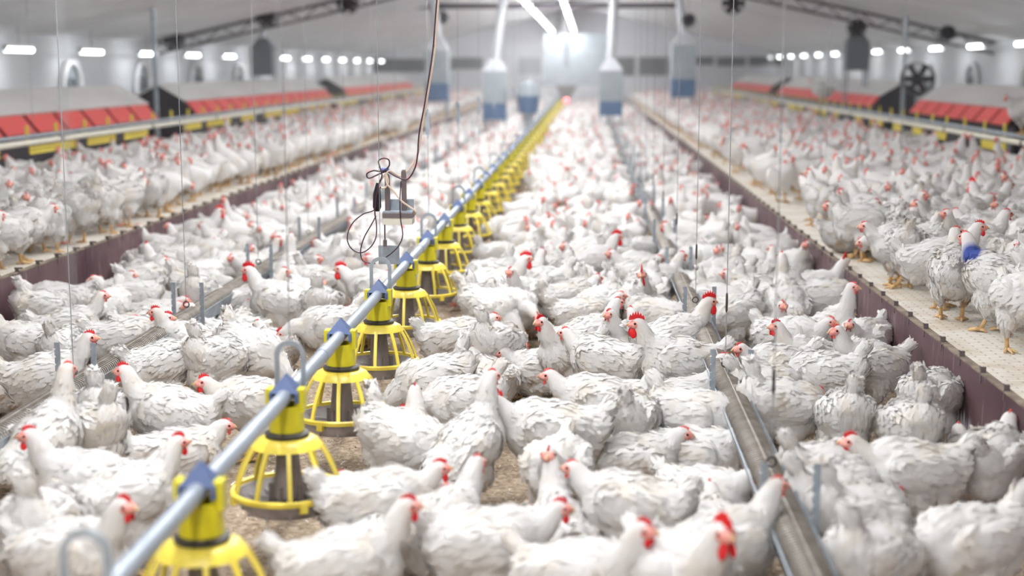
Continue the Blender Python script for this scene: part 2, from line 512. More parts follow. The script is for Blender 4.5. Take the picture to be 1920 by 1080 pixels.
for nm, ya, yb, mt in (('wall_far', Y1, Y1+.15, 'wallfar'), ('wall_back', Y0-.15, Y0, 'wall')):
    tag(MB().prism([(XL,-.3),(XR,-.3),(XR,EAVE+.1),(XC,zr+.1),(XL,EAVE+.1)], 'y', ya, yb).build(nm, M[mt], smooth=False), 'pale end wall', kind='structure')

# windows with curtains in the far wall
for k, (x0, x1, y0, y1, mt) in enumerate([(690,802,110,136,'curtain'),(842,906,108,130,'curtain'),(972,1016,108,140,'curtain_pale'),(1152,1190,107,142,'curtain'),(1198,1254,107,142,'curtain'),
                                 (1302,1338,106,122,'curtain'),(1344,1398,107,124,'curtain'),(1404,1468,106,124,'curtain')]):
    a = at_y(x0, y0, Y1-0.02); b = at_y(x1, y1, Y1-0.02)
    w = MB().box((a.x, Y1-0.03, b.z), (b.x, Y1-0.004, a.z)).build('window_%d' % (k+1), M[mt], smooth=False)
    tag(w, 'curtained opening in the far end wall', kind='structure')
    f = MB()
    for (xa, xb, za, zb) in ((a.x-.05, a.x, b.z-.05, a.z+.05), (b.x, b.x+.05, b.z-.05, a.z+.05), (a.x, b.x, a.z, a.z+.05), (a.x, b.x, b.z-.05, b.z)):
        f.box((xa, Y1-0.04, za), (xb, Y1-0.002, zb))
    f.build('window_frame', M['white'], w, smooth=False)

# sloping conduit trusses below the roof, one tie across
def truss(n, y, x0, x1, off):
    m = MB()
    P = lambda x, d: (x, y, ceil_z(x) - off - d)
    m.tube([P(x0, 0), P(x1, 0)], 0.035, 8)
    m.tube([P(x0, .22), P(x1, .22)], 0.025, 8)
    k = 9
    for i in range(k):
        xa, xb = x0 + (x1-x0)*i/k, x0 + (x1-x0)*(i+.5)/k
        m.tube([P(xa, 0), P(xb, .22)], 0.014, 6)
        m.tube([P(xb, .22), P(x0 + (x1-x0)*(i+1)/k, 0)], 0.014, 6)
    o = m.build('trim_%d' % n, M['truss'])
    tag(o, 'dark lattice truss under the sloping ceiling', kind='structure')
truss(3, 28.0, XL+.02, -2.6, 0.02)
truss(4, 28.0, XR-.02, 2.0, 0.02)
o = MB().tube([at_y(690, 12, 36), at_y(1276, 10, 36)], 0.07, 10).build('trim_5', M['truss'])
tag(o, 'dark tie pipe running across the house under the ceiling', kind='structure')

# ------------------------------------------------------------------ lamps
def make_lamp(name, length, glow):
    root = empty(name)
    h = MB(); h.box((-0.05, -length/2, 0.03), (0.05, length/2, 0.075))
    for s in (-1, 1): h.box((-0.035, s*length/2 - 0.02, -0.02), (0.035, s*length/2 + 0.02, 0.04))
    h.build('housing', M['white'], root, smooth=False)
    MB().tube([(0, -length/2+.02, 0), (0, length/2-.02, 0)], 0.030, 12).build('diffuser', M[glow], root)
    return root
def lamp_light(parent, power, length, width=0.16, z=-0.06):
    ld = bpy.data.lights.get('tube_light_%d' % int(power*10))
    if ld is None:
        ld = bpy.data.lights.new('tube_light_%d' % int(power*10), 'AREA')
        ld.shape = 'RECTANGLE'; ld.size = width; ld.size_y = length; ld.energy = power; ld.color = (0.955, 0.975, 1.0)
    lo = bpy.data.objects.new('tube_light', ld); COL.objects.link(lo)
    lo.parent = parent; lo.location = (0, 0, z)
    return lo
first = make_lamp('tube_lamp', 1.0, 'lamp')
first_wall = make_lamp('tube_lamp', 1.0, 'lamp_wall')
for row, x in (('left', -1.32), ('right', -0.50)):
    ys = [ -4.5 + 3.0*i for i in range(11)] + [28.4 + 2.4*i for i in range(12)]
    n = len(ys)
    for i, y in enumerate(ys):
        o = dup(first, (x, y, 2.92))
        lamp_light(o, LAMP_POWER*(1.15 if i < 3 else 1.0) if i < 11 else LAMP_POWER*0.7, 1.0)
        if i >= 11: tag(o, 'white tube lamp in the %s ceiling row, %s from the far end' % (row, ordw(n - i)), 'lamp', 'tube lamps in two rows under the ceiling ridge')
        else: tag(o, 'white tube lamp in the %s ceiling row, %s from the near end' % (row, ordw(i+1)), 'lamp', 'tube lamps in two rows under the ceiling ridge')
        # two drop rods to the ceiling
        MB().tube([(0, 0, 0.07), (0, 0, ceil_z(x) - 2.92)], 0.008, 6).build('drop_rod', M['wire'], o)
for side, x, z, ya, n in (('left', -8.05, 1.80, 20.2, 13), ('right', 7.2, 1.94, 20.0, 13)):
    ya = {'left': 0.000935, 'right': 0.001100}[side] * F_PX * abs(x)
    for i in range(-6, n):
        o = dup(first_wall, (x, ya + i*3.0, z))
        lamp_light(o, WALL_POWER, 1.0)
        MB().tube([(0, 0, 0.07), (0, 0, ceil_z(x) - z)], 0.008, 6).build('drop_rod', M['wire'], o)
        if i >= 0: tag(o, 'white tube lamp along the %s wall, %s nearest of those in view' % (side, ordw(i+1)), 'lamp', 'tube lamps along the %s wall' % side)
        else: tag(o, 'white tube lamp along the %s wall, %s before the picture edge' % (side, ordw(-i)), 'lamp', 'tube lamps along the %s wall' % side)
for q in (first, first_wall):
    for ch in list(q.children): bpy.data.objects.remove(ch)
    bpy.data.objects.remove(q)

# ------------------------------------------------------------------ haze in the air
def haze():
    m = bpy.data.materials.new('dusty_air'); m.use_nodes = True
    n, l = m.node_tree.nodes, m.node_tree.links
    n.remove(n['Principled BSDF'])
    v = n.new('ShaderNodeVolumeScatter'); v.inputs['Density'].default_value = HAZE; v.inputs['Anisotropy'].default_value = 0.2
    v.inputs['Color'].default_value = (0.97, 0.98, 1.0, 1)
    l.new(v.outputs[0], n['Material Output'].inputs['Volume'])
    o = MB().box((XL+.02, 12.0, 0.5), (XR-.02, Y1-.02, EAVE)).build('haze', m, smooth=False)
    tag(o, 'thin dusty haze hanging in the air of the house', 'haze', kind='stuff')
if HAZE > 0: haze()

# ------------------------------------------------------------------ feed pipe, feeders, hangers
PIPE_Z = 0.54
m = MB().tube([(PIPE_X, 1.2, PIPE_Z), (PIPE_X, 51.5, PIPE_Z)], 0.0235, 14)
for k in range(17): m.tube([(PIPE_X, 1.9+3*k, PIPE_Z), (PIPE_X, 2.02+3*k, PIPE_Z)], 0.0265, 14)
tag(m.build('feed_pipe', M['pipe']), 'long grey feed pipe running down the house above the yellow feeders', 'pipe')

def make_feeder():
    root = empty('feeder_pan')
    zr, zp = 0.235, PIPE_Z              # ring, pipe
    # blue peaked cap over the pipe
    c = MB()
    b0, b1 = zp + 0.012, zp + 0.068
    w, d = 0.046, 0.040
    c.add([(-w,-d,b0),(w,-d,b0),(w,d,b0),(-w,d,b0),(0,-0.012,b1),(0,0.012,b1)], [(0,1,4),(1,2,5,4),(2,3,5),(3,0,4,5),(3,2,1,0)])
    c.box((-w,-d,b0-0.03),(-w+.010,d,b0)); c.box((w-.010,-d,b0-0.03),(w,d,b0))
    c.build('blue_cap', M['bluecap'], root, smooth=False)
    # lime saddle and neck
    s = MB()
    s.lathe([(0.050, zp-0.115),(0.056,zp-0.115),(0.054,zp-0.075),(0.050,zp-0.03),(0.046,zp-0.03)], 24, close=True)
    for sx in (-1, 1): s.box((sx*0.048-.012, -0.026, zp-0.05),(sx*0.048+.012, 0.026, zp+0.022))
    s.build('saddle', M['yellow2'], root)
    k = MB().lathe([(0.02,zp-0.130),(0.068,zp-0.130),(0.070,zp-0.120),(0.058,zp-0.113),(0.02,zp-0.113)], 28, close=True)
    k.build('collar', M['dark'], root)
    # dome
    g = MB()
    zt, zb = zp-0.132, zr+0.142
    g.lathe([(0.05,zt),(0.078,zt),(0.098,zt-0.010),(0.112,zb),(0.107,zb),(0.094,zt-0.014),(0.05,zt-0.005)], 36, close=True)
    ns = 10
    for i in range(ns):
        th = 2*math.pi*(i+.3)/ns
        ct, st = math.cos(th), math.sin(th)
        pr = [(0.109, zb+.004),(0.126, zr+0.118),(0.145, zr+0.08),(0.160, zr+0.04),(0.172, zr)]
        ring = []
        for (r, z) in pr:
            for (dr, dt) in ((0.004,0.007),(0.004,-0.007),(-0.004,-0.007),(-0.004,0.007)):
                rr = r+dr
                ring.append((rr*ct - dt*st, rr*st + dt*ct, z))
        fs = [(a*4+b, a*4+(b+1)%4, (a+1)*4+(b+1)%4, (a+1)*4+b) for a in range(4) for b in range(4)]
        g.add(ring, fs)
    g.lathe([(0.168,zr-0.009),(0.180,zr-0.009),(0.182,zr+0.004),(0.176,zr+0.010),(0.168,zr+0.008)], 40, close=True)
    for i in range(4):
        th = 2*math.pi*i/4 - math.pi/2 + .1
        g.box((0.166,-0.012,zr-0.028),(0.184,0.012,zr), M4=Matrix.Rotation(th,4,'Z'))
    g.build('cage', M['yellow'], root)
    t = MB().lathe([(0.024,zt),(0.030,zt),(0.048,zr-0.02),(0.042,zr-0.02)], 24, close=True)
    for i in range(5):
        t.box((0.036,-0.004,zr-0.04),(0.062,0.004,zr+0.02), M4=Matrix.Rotation(i*1.257,4,'Z'))
    t.build('feed_tube', M['tubegrey'], root)
    p = MB().lathe([(0.167,zr-0.004),(0.160,zr-0.03),(0.130,zr-0.062),(0.06,zr-0.058),(0.0,zr-0.03),(0.0,zr-0.024),(0.06,zr-0.05),(0.126,zr-0.053),(0.154,zr-0.026),(0.161,zr-0.004)], 36, close=True)
    for i in range(12):
        p.box((0.06,-0.004,zr-0.060),(0.148,0.004,zr-0.03), M4=Matrix.Rotation(i*math.pi/6,4,'Z'))
    p.build('pan', M['pan'], root)
    return root
FEED_Y0 = 3.30
proto = make_feeder()
NF = 49
for i in range(-1, NF):
    o = proto if i == -1 else dup(proto)
    o.location = (PIPE_X, FEED_Y0 + i, 0)
    o.rotation_euler = (0, 0, 0)
    lab = 'yellow cage feeder pan hung on the grey feed pipe, %s from the front' % ordw(i+1) if i >= 0 else 'yellow cage feeder pan hung on the feed pipe before the picture edge'
    tag(o, lab, 'feeder', 'yellow feeder pans along the feed pipe')
    for ch in o.children:
        if ch.name.startswith(('cage', 'pan', 'feed_tube')): ch.rotation_euler = (0, 0, random.uniform(0, 6.28))

def wire_to_ceiling(m, x, y, z, r=0.0018): m.tube([(x, y, z), (x, y, ceil_z(x)-0.01)], r, 6)

def make_hanger():
    root = empty('pipe_hanger')
    h = MB()
    # inverted U plate, 4 mm thick, across the pipe
    W, r, zt, z0 = 0.050, 0.034, 0.16, -0.02
    outer = [( W, z0)] + [(W*math.cos(a), zt-W+W*math.sin(a)) for a in np.linspace(0, math.pi, 15)] + [(-W, z0)]
    inner = [(-r, z0)] + [(r*math.cos(a), zt-W+r*math.sin(a)) for a in np.linspace(math.pi, 0, 15)] + [(r, z0)]
    n = len(outer)
    vs, fs = [], []
    for yy in (-0.003, 0.003):
        vs += [(x, yy, z) for x, z in outer] + [(x, yy, z) for x, z in inner[::-1]]
    for i in range(n-1):
        fs += [(i, i+1, n+i+1, n+i), (2*n+n+i, 2*n+n+i+1, 2*n+i+1, 2*n+i), (i, 2*n+i, 2*n+i+1, i+1), (n+i+1, 3*n+i+1, 3*n+i, n+i)]
    fs += [(0, n, 3*n, 2*n), (n-1, 3*n-1, 4*n-1, 2*n-1)]
    h.add(vs, fs)
    h.box((-W, -0.012, -0.03), (W, 0.012, -0.02))
    h.build('loop_plate', M['galv'], root, smooth=False)
    MB().lathe([(0.0245,-.014),(0.031,-.014),(0.031,.014),(0.0245,.014)], 16, close=True).build('clamp', M['galv'], root).rotation_euler = (math.pi/2, 0, 0)
    m = MB(); m.tube([(0,0,zt-0.008),(0,0,ceil_z(PIPE_X)-PIPE_Z-.01)], 0.0016, 6)
    m.build('cable', M['wire'], root)
    c = MB(); c.box((-0.012,-0.004,0.62),(0.012,0.004,0.75)); c.box((-0.016,-0.004,0.73),(-0.006,0.004,0.765)); c.tube([(0,0,0.60),(0,0,0.77)],0.0045,6)
    c.build('cable_clip', M['galv'], root)
    return root
hp = make_hanger()
ny = 0
for i, n in enumerate([-0.79] + [1.07 + 2.0*k for k in range(24)]):
    o = dup(hp)
    o.location = (PIPE_X, FEED_Y0 + n, PIPE_Z)
    if i < 3:
        for ch in list(o.children):
            if ch.name.startswith('cable_clip'): ch.location.z = 0.9 + 0.1*i if i else 1.4
    tag(o, 'grey loop hanger with steel cable on the feed pipe, %s from the front' % ordw(i+1), 'hanger', 'loop hangers along the feed pipe')
for ch in list(hp.children): bpy.data.objects.remove(ch)
bpy.data.objects.remove(hp)

# ------------------------------------------------------------------ floor troughs with spiral grille
def make_trough(x, side, nloops_to):
    root = empty('feed_trough', (x, 0, 0))
    tag(root, 'long galvanised feed trough with wire grille on notched legs, %s of the feeder line' % side, 'trough')
    zc = 0.235
    ya, yb = 1.5, 50.0
    prof = [(-0.062, zc+0.055), (-0.040, zc-0.02), (-0.018, zc-0.045), (0.018, zc-0.045), (0.040, zc-0.02), (0.062, zc+0.055),
            (0.059, zc+0.056), (0.037, zc-0.017), (0.016, zc-0.041), (-0.016, zc-0.041), (-0.037, zc-0.017), (-0.059, zc+0.056)]
    MB().prism(prof, 'y', ya, yb).build('channel', M['galv'], root, smooth=False)
    g = MB()
    pitch = 0.021
    n = int((nloops_to-2.2)/pitch*10)
    t = np.arange(n)/10.0
    pts = np.stack([0.050*np.cos(2*np.pi*t), 2.2+t*pitch, zc+0.052+0.030*np.sin(2*np.pi*t)], 1)
    g.tube([tuple(p) for p in pts], 0.0029, 4)
    g.tube([(0, nloops_to, zc+0.08), (0, yb, zc+0.08)], 0.006, 5)
    g.tube([(-0.05, nloops_to, zc+0.055), (-0.05, yb, zc+0.055)], 0.006, 5)
    g.tube([(0.05, nloops_to, zc+0.055), (0.05, yb, zc+0.055)], 0.006, 5)
    g.tube([(0, 1.8, zc+0.083), (0, nloops_to, zc+0.083)], 0.0035, 5)
    g.build('wire_grille', M['grille'], root)
    # notched legs, one each side
    prof = [(-0.011, 0.0), (0.011, 0.0)]
    z = 0.02
    while z < 0.43:
        prof += [(0.011, z), (0.011, z+0.022), (0.005, z+0.024)]; z += 0.032
    prof += [(0.011, z), (0.011, 0.455), (-0.011, 0.455)]
    lm = MB(); lm.prism(prof, 'x', -0.0035, 0.0035)
    lme = lm.mesh('leg', M['galv'], smooth=False)
    # the leg stands with its broad face towards the aisle ends
    for k in range(29):
        y = 3.90 + 1.63*k
        for s in (-1, 1):
            l = obj('leg', lme, root); l.location = (s*0.074, y, 0); l.rotation_euler = (0, 0, math.pi/2)
    for k in range(29):
        y = 3.90 + 1.63*k
        b = MB().box((-0.078, y-0.012, zc-0.052), (0.078, y+0.012, zc-0.046)).build('bracket', M['galv'], root, smooth=False)
    return root
make_trough(TROUGH_R, 'right', 13.0)
make_trough(TROUGH_L, 'left', 13.0)

def suspension(x, y, side, k):
    root = empty('suspension_cable', (x, y, 0.34))
    m = MB(); m.tube([(0, 0, 0.03), (0, 0, ceil_z(x)-0.35)], 0.0019, 6)
    m.build('wire', M['wire'], root)
    if side == 'right': MB().tube([(0, 0, 0.22), (0, 0, 0.23), (0, 0, 0.29), (0, 0, 0.30)], [0.003, 0.005, 0.005, 0.003], 8).build('turnbuckle', M['dark'], root)
    MB().tube([(0.015*math.cos(a), 0, 0.006+0.015*math.sin(a)) for a in np.linspace(0, 2*math.pi, 14)[:-1]], 0.0035, 6, closed=True).build('ring', M['dark'], root)
    tag(root, 'thin steel cable with ring lifting the %s trough, %s from the front' % (side, ordw(k+1)), 'cable', 'cables lifting the troughs')
for k in range(9):
    suspension(TROUGH_R, 4.15 + 1.63*k if k else 4.30, 'right', k)
for k in range(7):
    suspension(TROUGH_L, 5.50 + 1.63*k, 'left', k)
def plain_cable(px, py, y, zb, label):
    p = at_y(px, py, y)
    m = MB(); m.tube([(0,0,0), (0,0,ceil_z(p.x)-zb)], 0.0024, 6)
    o = m.build('lift_cable', M['wire']); o.location = (p.x, y, zb)
    tag(o, label, 'cable', 'lift cables over the slatted floors')
plain_cable(1548, 300, 12.0, SLAT_Z, 'thin vertical lift cable over the right slatted floor, nearer the aisle')
plain_cable(1693, 200, 13.0, SLAT_Z, 'thin vertical lift cable over the right slatted floor, nearer the nests')
plain_cable(65, 300, 13.6, SLAT_Z, 'thin vertical lift cable over the left slatted floor, nearest the picture edge')

# ------------------------------------------------------------------ hanging control unit with its cables
CU_Y = 6.50
def cu(px, py, dy=0.0): return at_y(px, py, CU_Y + dy)
root = empty('control_unit', cu(745, 398))
base = Vector(root.location)
def L(px, py, dy=0.0): return cu(px, py, dy) - base
b = MB(); lo, hi = L(721, 419), L(775, 405); b.box((lo.x, -0.05, lo.z), (hi.x, 0.05, hi.z)); b.build('lower_box', M['beige'], root, smooth=False)
b = MB(); lo, hi = L(720, 406), L(775, 398); b.box((lo.x, -0.055, lo.z), (hi.x, 0.055, hi.z)); b.build('mounting_rail', M['bracket'], root, smooth=False)
b = MB(); lo, hi = L(720, 398), L(774, 375); b.box((lo.x, 0.035, lo.z), (hi.x, 0.045, hi.z)); b.box((lo.x, -0.05, lo.z), (hi.x, 0.045, lo.z+0.008)); b.build('back_plate', M['galv'], root, smooth=False)
for (x, y0, y1) in ((726, 330, 400), (757, 322, 398)):
    p = MB(); lo, hi = L(x-4, y1), L(x+4, y0)
    p.box((lo.x, 0.0, lo.z), (hi.x, 0.02, hi.z)); p.ellipsoid(((lo.x+hi.x)/2, 0.01, hi.z), (0.010, 0.010, 0.010)); p.build('upright', M['bracket'], root, smooth=False)
q = L(708, 375); p = MB()
p.tube([q+Vector((0,-.02,-.05)), q+Vector((0,-.02,-.03)), q+Vector((0,-.02,.03)), q+Vector((0.006,-.02,.08))], [0.012, 0.020, 0.018, 0.009], 10); p.build('connector', M['black'], root)
p = MB(); lo, hi = L(707, 498), L(746, 463)
p.box((lo.x, 0.05, lo.z), (hi.x, 0.056, hi.z)); p.build('sensor_plate', M['galv'], root, smooth=False)
p = MB(); p.tube([L(722, 462), L(721, 400)], 0.004, 6); p.tube([L(722,462), L(722,450)], 0.009, 8); p.build('stem', M['bracket'], root)
p = MB(); p.tube([L(715, 318, -.02), L(729, 318, -.02)], 0.009, 8); p.build('blue_tie', M['tape'], root)
tag(root, 'small hanging control unit with beige box and coiled cables above the feed pipe', 'control unit')

def catmull(P, n=10):
    P = [P[0]*2 - P[1]] + P + [P[-1]*2 - P[-2]]
    out = []
    for i in range(1, len(P)-2):
        for k in range(n):
            t = k/n
            a, b, c, d = P[i-1], P[i], P[i+1], P[i+2]
            out.append(0.5*((2*b) + (c-a)*t + (2*a-5*b+4*c-d)*t*t + (3*b-a-3*c+d)*t**3))
    out.append(P[-2]); return out
def cable(name, pix, r, mt, label, up=None):
    pts = [cu(*q) for q in pix]
    if up is not None:
        d = pts[0] - pts[1]; t = (ceil_z(pts[0].x) - 0.02 - pts[0].z) / d.z
        pts = [pts[0] + d*t] + pts
    o = MB().tube(catmull(pts), r, 8).build(name, mt)
    tag(o, label, 'cable')
cable('power_cable', [(819,0,-.03),(812,90,-.03),(797,190,-.03),(786,250,-.03),(783,290,-.03),(778,315,-.03),(764,336,-.03),(745,332,-.03),(726,322,-.03),(712,326,-.03),(692,334,-.04),(688,326,-.04),(700,320,-.04),(716,321,-.04),(729,312,-.04),(729,300,-.04),(719,297,-.04),(710,302,-.04),(713,316,-.04),(716,330,-.04),(709,350,-.04),(703,390,-.04),(704,410,-.04)], 0.0034, M['cable_dark'], 'dark purple power cable dropping from the ceiling to the control unit', True)
cable('beige_cable', [(822,0,.01),(816,90,.01),(800,190,.01),(790,250,.01),(782,292,.01),(766,318,.01),(750,330,.01),(734,322,-.02),(727,322,-.03),(714,338,-.03),(712,350,-.03),(722,352,-.03),(728,340,-.03),(724,328,-.03),(726,345,-.04),(740,360,-.04),(752,376,-.06),(768,388,-.06),(779,396,-.06),(778,402,-.04)], 0.0045, M['cable_beige'], 'beige cable hanging beside the dark one and looped at the control unit', True)
cable('sensor_cable', [(714,350,-.05),(705,370,-.05),(702,393,-.05),(680,402,-.05),(660,420,-.05),(651,445,-.05),(658,465,-.05),(675,474,-.05),(692,466,-.05),(704,448,-.05),(706,425,-.05),(703,400,-.05)], 0.0027, M['cable_dark'], 'dark cable hanging in a wide loop left of the control unit')
cable('lead_cable', [(752,340,-.06),(750,375,-.06),(751,410,-.06),(755,440,-.06),(748,460,-.06),(735,474,-.06),(724,482,-.05)], 0.0027, M['cable_dark'], 'dark cable hanging in front of the beige box down to the feed pipe')
cable('coil_cable', [(705,405,-.055),(697,420,-.055),(683,445,-.055),(676,470,-.055),(680,488,-.055),(695,494,-.055),(704,494,-.05)], 0.0027, M['cable_dark'], 'dark cable end curling under the wide loop beside the hanger')

# ------------------------------------------------------------------ nest boxes along both sides
def nest(side, ya, yb, k, nflap):
    s = -1 if side == 'left' else 1
    xe = -6.22 if side == 'left' else 5.36       # flap edge towards the aisle
    X = lambda d: xe + s*d                        # d metres away from the aisle
    root = empty('nest_box', (X(0.55), (ya+yb)/2, SLAT_Z))
    o = Vector(root.location)
    def P(d, z): return (X(d) - o.x, z - o.z)
    y0, y1 = ya - o.y, yb - o.y
    MB().prism([P(0.16, .44), P(0.16, .98), P(0.20, 1.0), P(0.62, 1.22), P(1.06, 1.0), P(1.08, .44)], 'y', y0+.03, y1-.03).build('body', M['nestdark'], root, smooth=False)
    r = MB()
    r.prism([P(0.17, 1.02), P(0.60, 1.28), P(0.62, 1.30), P(0.155, 1.035)], 'y', y0-.05, y1+.05)
    r.prism([P(0.62, 1.30), P(0.60, 1.28), P(1.12, 1.0), P(1.14, 1.01)], 'y', y0-.05, y1+.05)
    r.build('roof', M['nestroof'], root, smooth=False)
    for yy in (y0-0.012, y1+0.012):
        e = MB(); e.prism([P(0.10, .44), P(0.10, .80), P(0.18, 1.02), P(0.61, 1.275), P(1.10, 1.0), P(1.10, .44)], 'y', yy-.012, yy+.012)
        e.build('end_panel', M['nestdark'], root, smooth=False)
    fl = (yb-ya)/nflap
    for i in range(nflap):
        f = MB(); a = y0 + i*fl
        f.prism([P(0.165, 1.018), P(0.0, 0.822), P(0.016, 0.812), P(0.18, 1.005)], 'y', a+0.055, a+fl-0.055)
        f.build('flap', M['flap'], root, smooth=False)
    for d in (0.2, 1.0):
        for yy in (y0+.1, y1-.1):
            x, z = P(d, .44); MB().box((x-.03, yy-.03, 0.0), (x+.03, yy+.03, z)).build('foot', M['galv'], root, smooth=False)
    tag(root, 'dark nest box, grey roof and red flaps, on the %s slats, %s from front' % (side, ordw(k)), 'nest box', 'rows of nest boxes with red flaps')
nest('left', 10.4, 20.6, 1, 11)
nest('left', 22.6, 35.0, 2, 14)
nest('left', 37.4, 52.0, 3, 15)
nest('right', 18.6, 24.2, 1, 7)
nest('right', 27.4, 41.0, 2, 15)
nest('right', 43.0, 54.0, 3, 12)
# roof of the next nest at the right edge: its flaps are folded up there
def nest_plain():
    xe = 5.36
    root = empty('nest_box', (xe+.55, 15.6, SLAT_Z)); o = Vector(root.location)
    def P(d, z): return (xe + d - o.x, z - o.z)
    MB().prism([P(0.16,.44),P(0.16,.98),P(0.62,1.22),P(1.06,1.0),P(1.08,.44)], 'y', -2.9, 2.9).build('body', M['nestdark'], root, smooth=False)
    r = MB(); r.prism([P(0.17,1.02),P(0.60,1.28),P(0.62,1.30),P(0.155,1.035)], 'y', -2.95, 2.95); r.prism([P(0.62,1.30),P(0.60,1.28),P(1.12,1.0),P(1.14,1.01)], 'y', -2.95, 2.95)
    r.build('roof', M['nestroof'], root, smooth=False)
    for d in (.2, 1.0):
        for yy in (-2.7, 2.7):
            x, z = P(d,.44); MB().box((x-.03,yy-.03,0),(x+.03,yy+.03,z)).build('foot', M['galv'], root, smooth=False)
    tag(root, 'dark nest box with grey roof and no flaps at the right picture edge', 'nest box', 'rows of nest boxes with red flaps')
nest_plain()

# drinker lines in front of the nests
def drinker_line(side, x, z, ya, yb):
    root = empty('drinker_line', (x, ya, SLAT_Z)); s = -1 if side == 'left' else 1
    zz = z - SLAT_Z; Ln = yb - ya
    MB().tube([(0,0,zz),(0,Ln,zz)], 0.030, 10).build('cream_pipe', M['cream'], root)
    MB().tube([(s*.10,0,zz+.045),(s*.10,Ln,zz+.045)], 0.022, 10).build('grey_pipe', M['galv'], root)
    n = int(Ln/0.8)
    for i in range(min(n, 60)):
        y = .3 + i*.8 + random.uniform(-.05, .05)
        k = MB(); k.box((s*.13-.012, y-.014, zz-.02),(s*.13+.012, y+.014, zz+.15)); k.build('hook', M['yellow'], root, smooth=False)
    y = 0.1; i = 0
    while y < Ln - 1:
        seg = random.choice((0.5, 0.9, 1.3)); g = MB()
        g.box((-.035, y, zz-.115),(-.025, y+seg, zz-.09)); g.box((-.035, y, zz-.065),(-.025, y+seg, zz-.045))
        q = y
        while q < y+seg:
            g.box((-.036, q, zz-.11),(-.024, q+.022, zz-.03)); q += .065
        g.build('yellow_grille', M['yellow'], root, smooth=False)
        y += seg + random.choice((.3, .7, 1.5))
    for i in range(int(Ln/4)+1):
        MB().tube([(0, .5+4*i, 0),(0, .5+4*i, zz)], 0.012, 8).build('stand', M['galv'], root)
    for i in range(int(Ln/3)):
        MB().tube([(0,1.0+3*i,zz),(0,1.06+3*i,zz)], 0.034, 10).build('pipe_clip', M['dark'], root)
    tag(root, 'drinker line of cream and grey pipes with yellow grilles on the %s slats' % side, 'drinker line')
drinker_line('left', -5.25, 0.85, 10.0, 50.0)
drinker_line('right', 4.22, 0.83, 10.0, 50.0)

# ------------------------------------------------------------------ hoppers with drop tubes, silo, bucket
def hopper(px, ytop, yedge, ysplit, ybot, half, tubex, y, label, blue=True, dark=False):
    a = at_y(px, ybot, y); base_z = a.z
    root = empty('feed_hopper', (a.x, y, base_z))
    sc = y / F_PX
    w = half*sc; h1 = (ybot-ysplit)*sc; h2 = (ybot-yedge)*sc; h3 = (ybot-ytop)*sc
    g = M['boxgrey'] if not dark else M['fan_grey']
    MB().box((-w*.97,-w*.97,0),(w*.97,w*.97,h1)).build('hopper_base', M['boxblue'] if blue else g, root, smooth=False)
    MB().box((-w,-w,h1),(w,w,h2)).build('hopper_body', g, root, smooth=False)
    t = MB(); t.add([(-w,-w,h2),(w,-w,h2),(w,w,h2),(-w,w,h2),(-.09,-.09,h3),(.09,-.09,h3),(.09,.09,h3),(-.09,.09,h3)], [(0,1,5,4),(1,2,6,5),(2,3,7,6),(3,0,4,7),(4,5,6,7),(3,2,1,0)])
    t.build('hopper_lid', M['tubewhite'] if not dark else g, root, smooth=False)
    top = at_y(tubex, 0, y) - Vector(root.location)
    d = top - Vector((0,0,h3)); tt = (ceil_z(a.x+top.x)-base_z-h3)/d.z
    MB().tube([(0,0,h3-.02), Vector((0,0,h3)) + d*min(tt, 3)*.97], 0.095, 12).build('drop_tube', M['tubewhite'], root)
    lg = MB()
    gz = -(base_z - (SLAT_Z if (a.x < BL or a.x > BR) else 0))
    for sx in (-1,1):
        for sy in (-1,1): MB().box((sx*w*.85-.015, sy*w*.85-.015, gz),(sx*w*.85+.015, sy*w*.85+.015, 0.0)).build('leg', M['galv'], root, smooth=False)
    tag(root, label, 'hopper', 'feed hoppers under white drop tubes')
M['fan_grey'] = mat('dark_grey_hopper', rgb(110, 114, 120), 0.6)
hopper(928, 112, 134, 193, 224, 22, 943, 32.0, 'grey feed hopper with blue base under a white drop tube, left of the feeder line')
hopper(1145, 112, 134, 190, 216, 22, 1152, 31.0, 'grey feed hopper with blue base under a white drop tube, right of the feeder line')
hopper(821, 68, 96, 156, 190, 21, 812, 34.0, 'grey feed hopper with blue base beside the left slatted floor, behind the hanging cable')
hopper(1280, 64, 86, 149, 182, 22, 1274, 34.0, 'grey feed hopper with blue base beside the right slatted floor')
hopper(495, 72, 90, 120, 142, 20, 497, 31.0, 'dark grey hopper standing behind the left nest boxes', False, True)
hopper(1604, 62, 82, 110, 132, 21, 1607, 30.0, 'dark grey hopper standing behind the right nest boxes', False, True)

y = 49.0
a, b = at_y(1020, 160, y), at_y(1142, 64, y)
root = empty('feed_silo', ((a.x+b.x)/2, y, 0)); w = (b.x-a.x)/2
MB().box((-w,-.6,a.z),(w,.6,b.z)).build('bin', M['boxgrey'], root, smooth=False)
p0, p1 = at_y(1041,160,y-.6), at_y(1082,186,y-.6); cx = (p0.x+p1.x)/2 - root.location.x; hw = (p1.x-p0.x)/2
t = MB(); z1 = p1.z; t.add([(cx-hw,-.6,a.z),(cx+hw,-.6,a.z),(cx+hw,.2,a.z),(cx-hw,.2,a.z),(cx-hw*.35,-.4,z1),(cx+hw*.35,-.4,z1),(cx+hw*.35,0,z1),(cx-hw*.35,0,z1)], [(0,1,5,4),(1,2,6,5),(2,3,7,6),(3,0,4,7),(4,5,6,7),(0,1,2,3)])
t.build('outlet_cone', M['tubegrey'], root, smooth=False)
s0, s1 = at_y(1058,125,y-.61), at_y(1066,75,y-.61)
MB().box((s0.x-root.location.x,-.62,s0.z),(s1.x-root.location.x,-.595,s1.z)).build('sight_slot', M['fan_grey'], root, smooth=False)
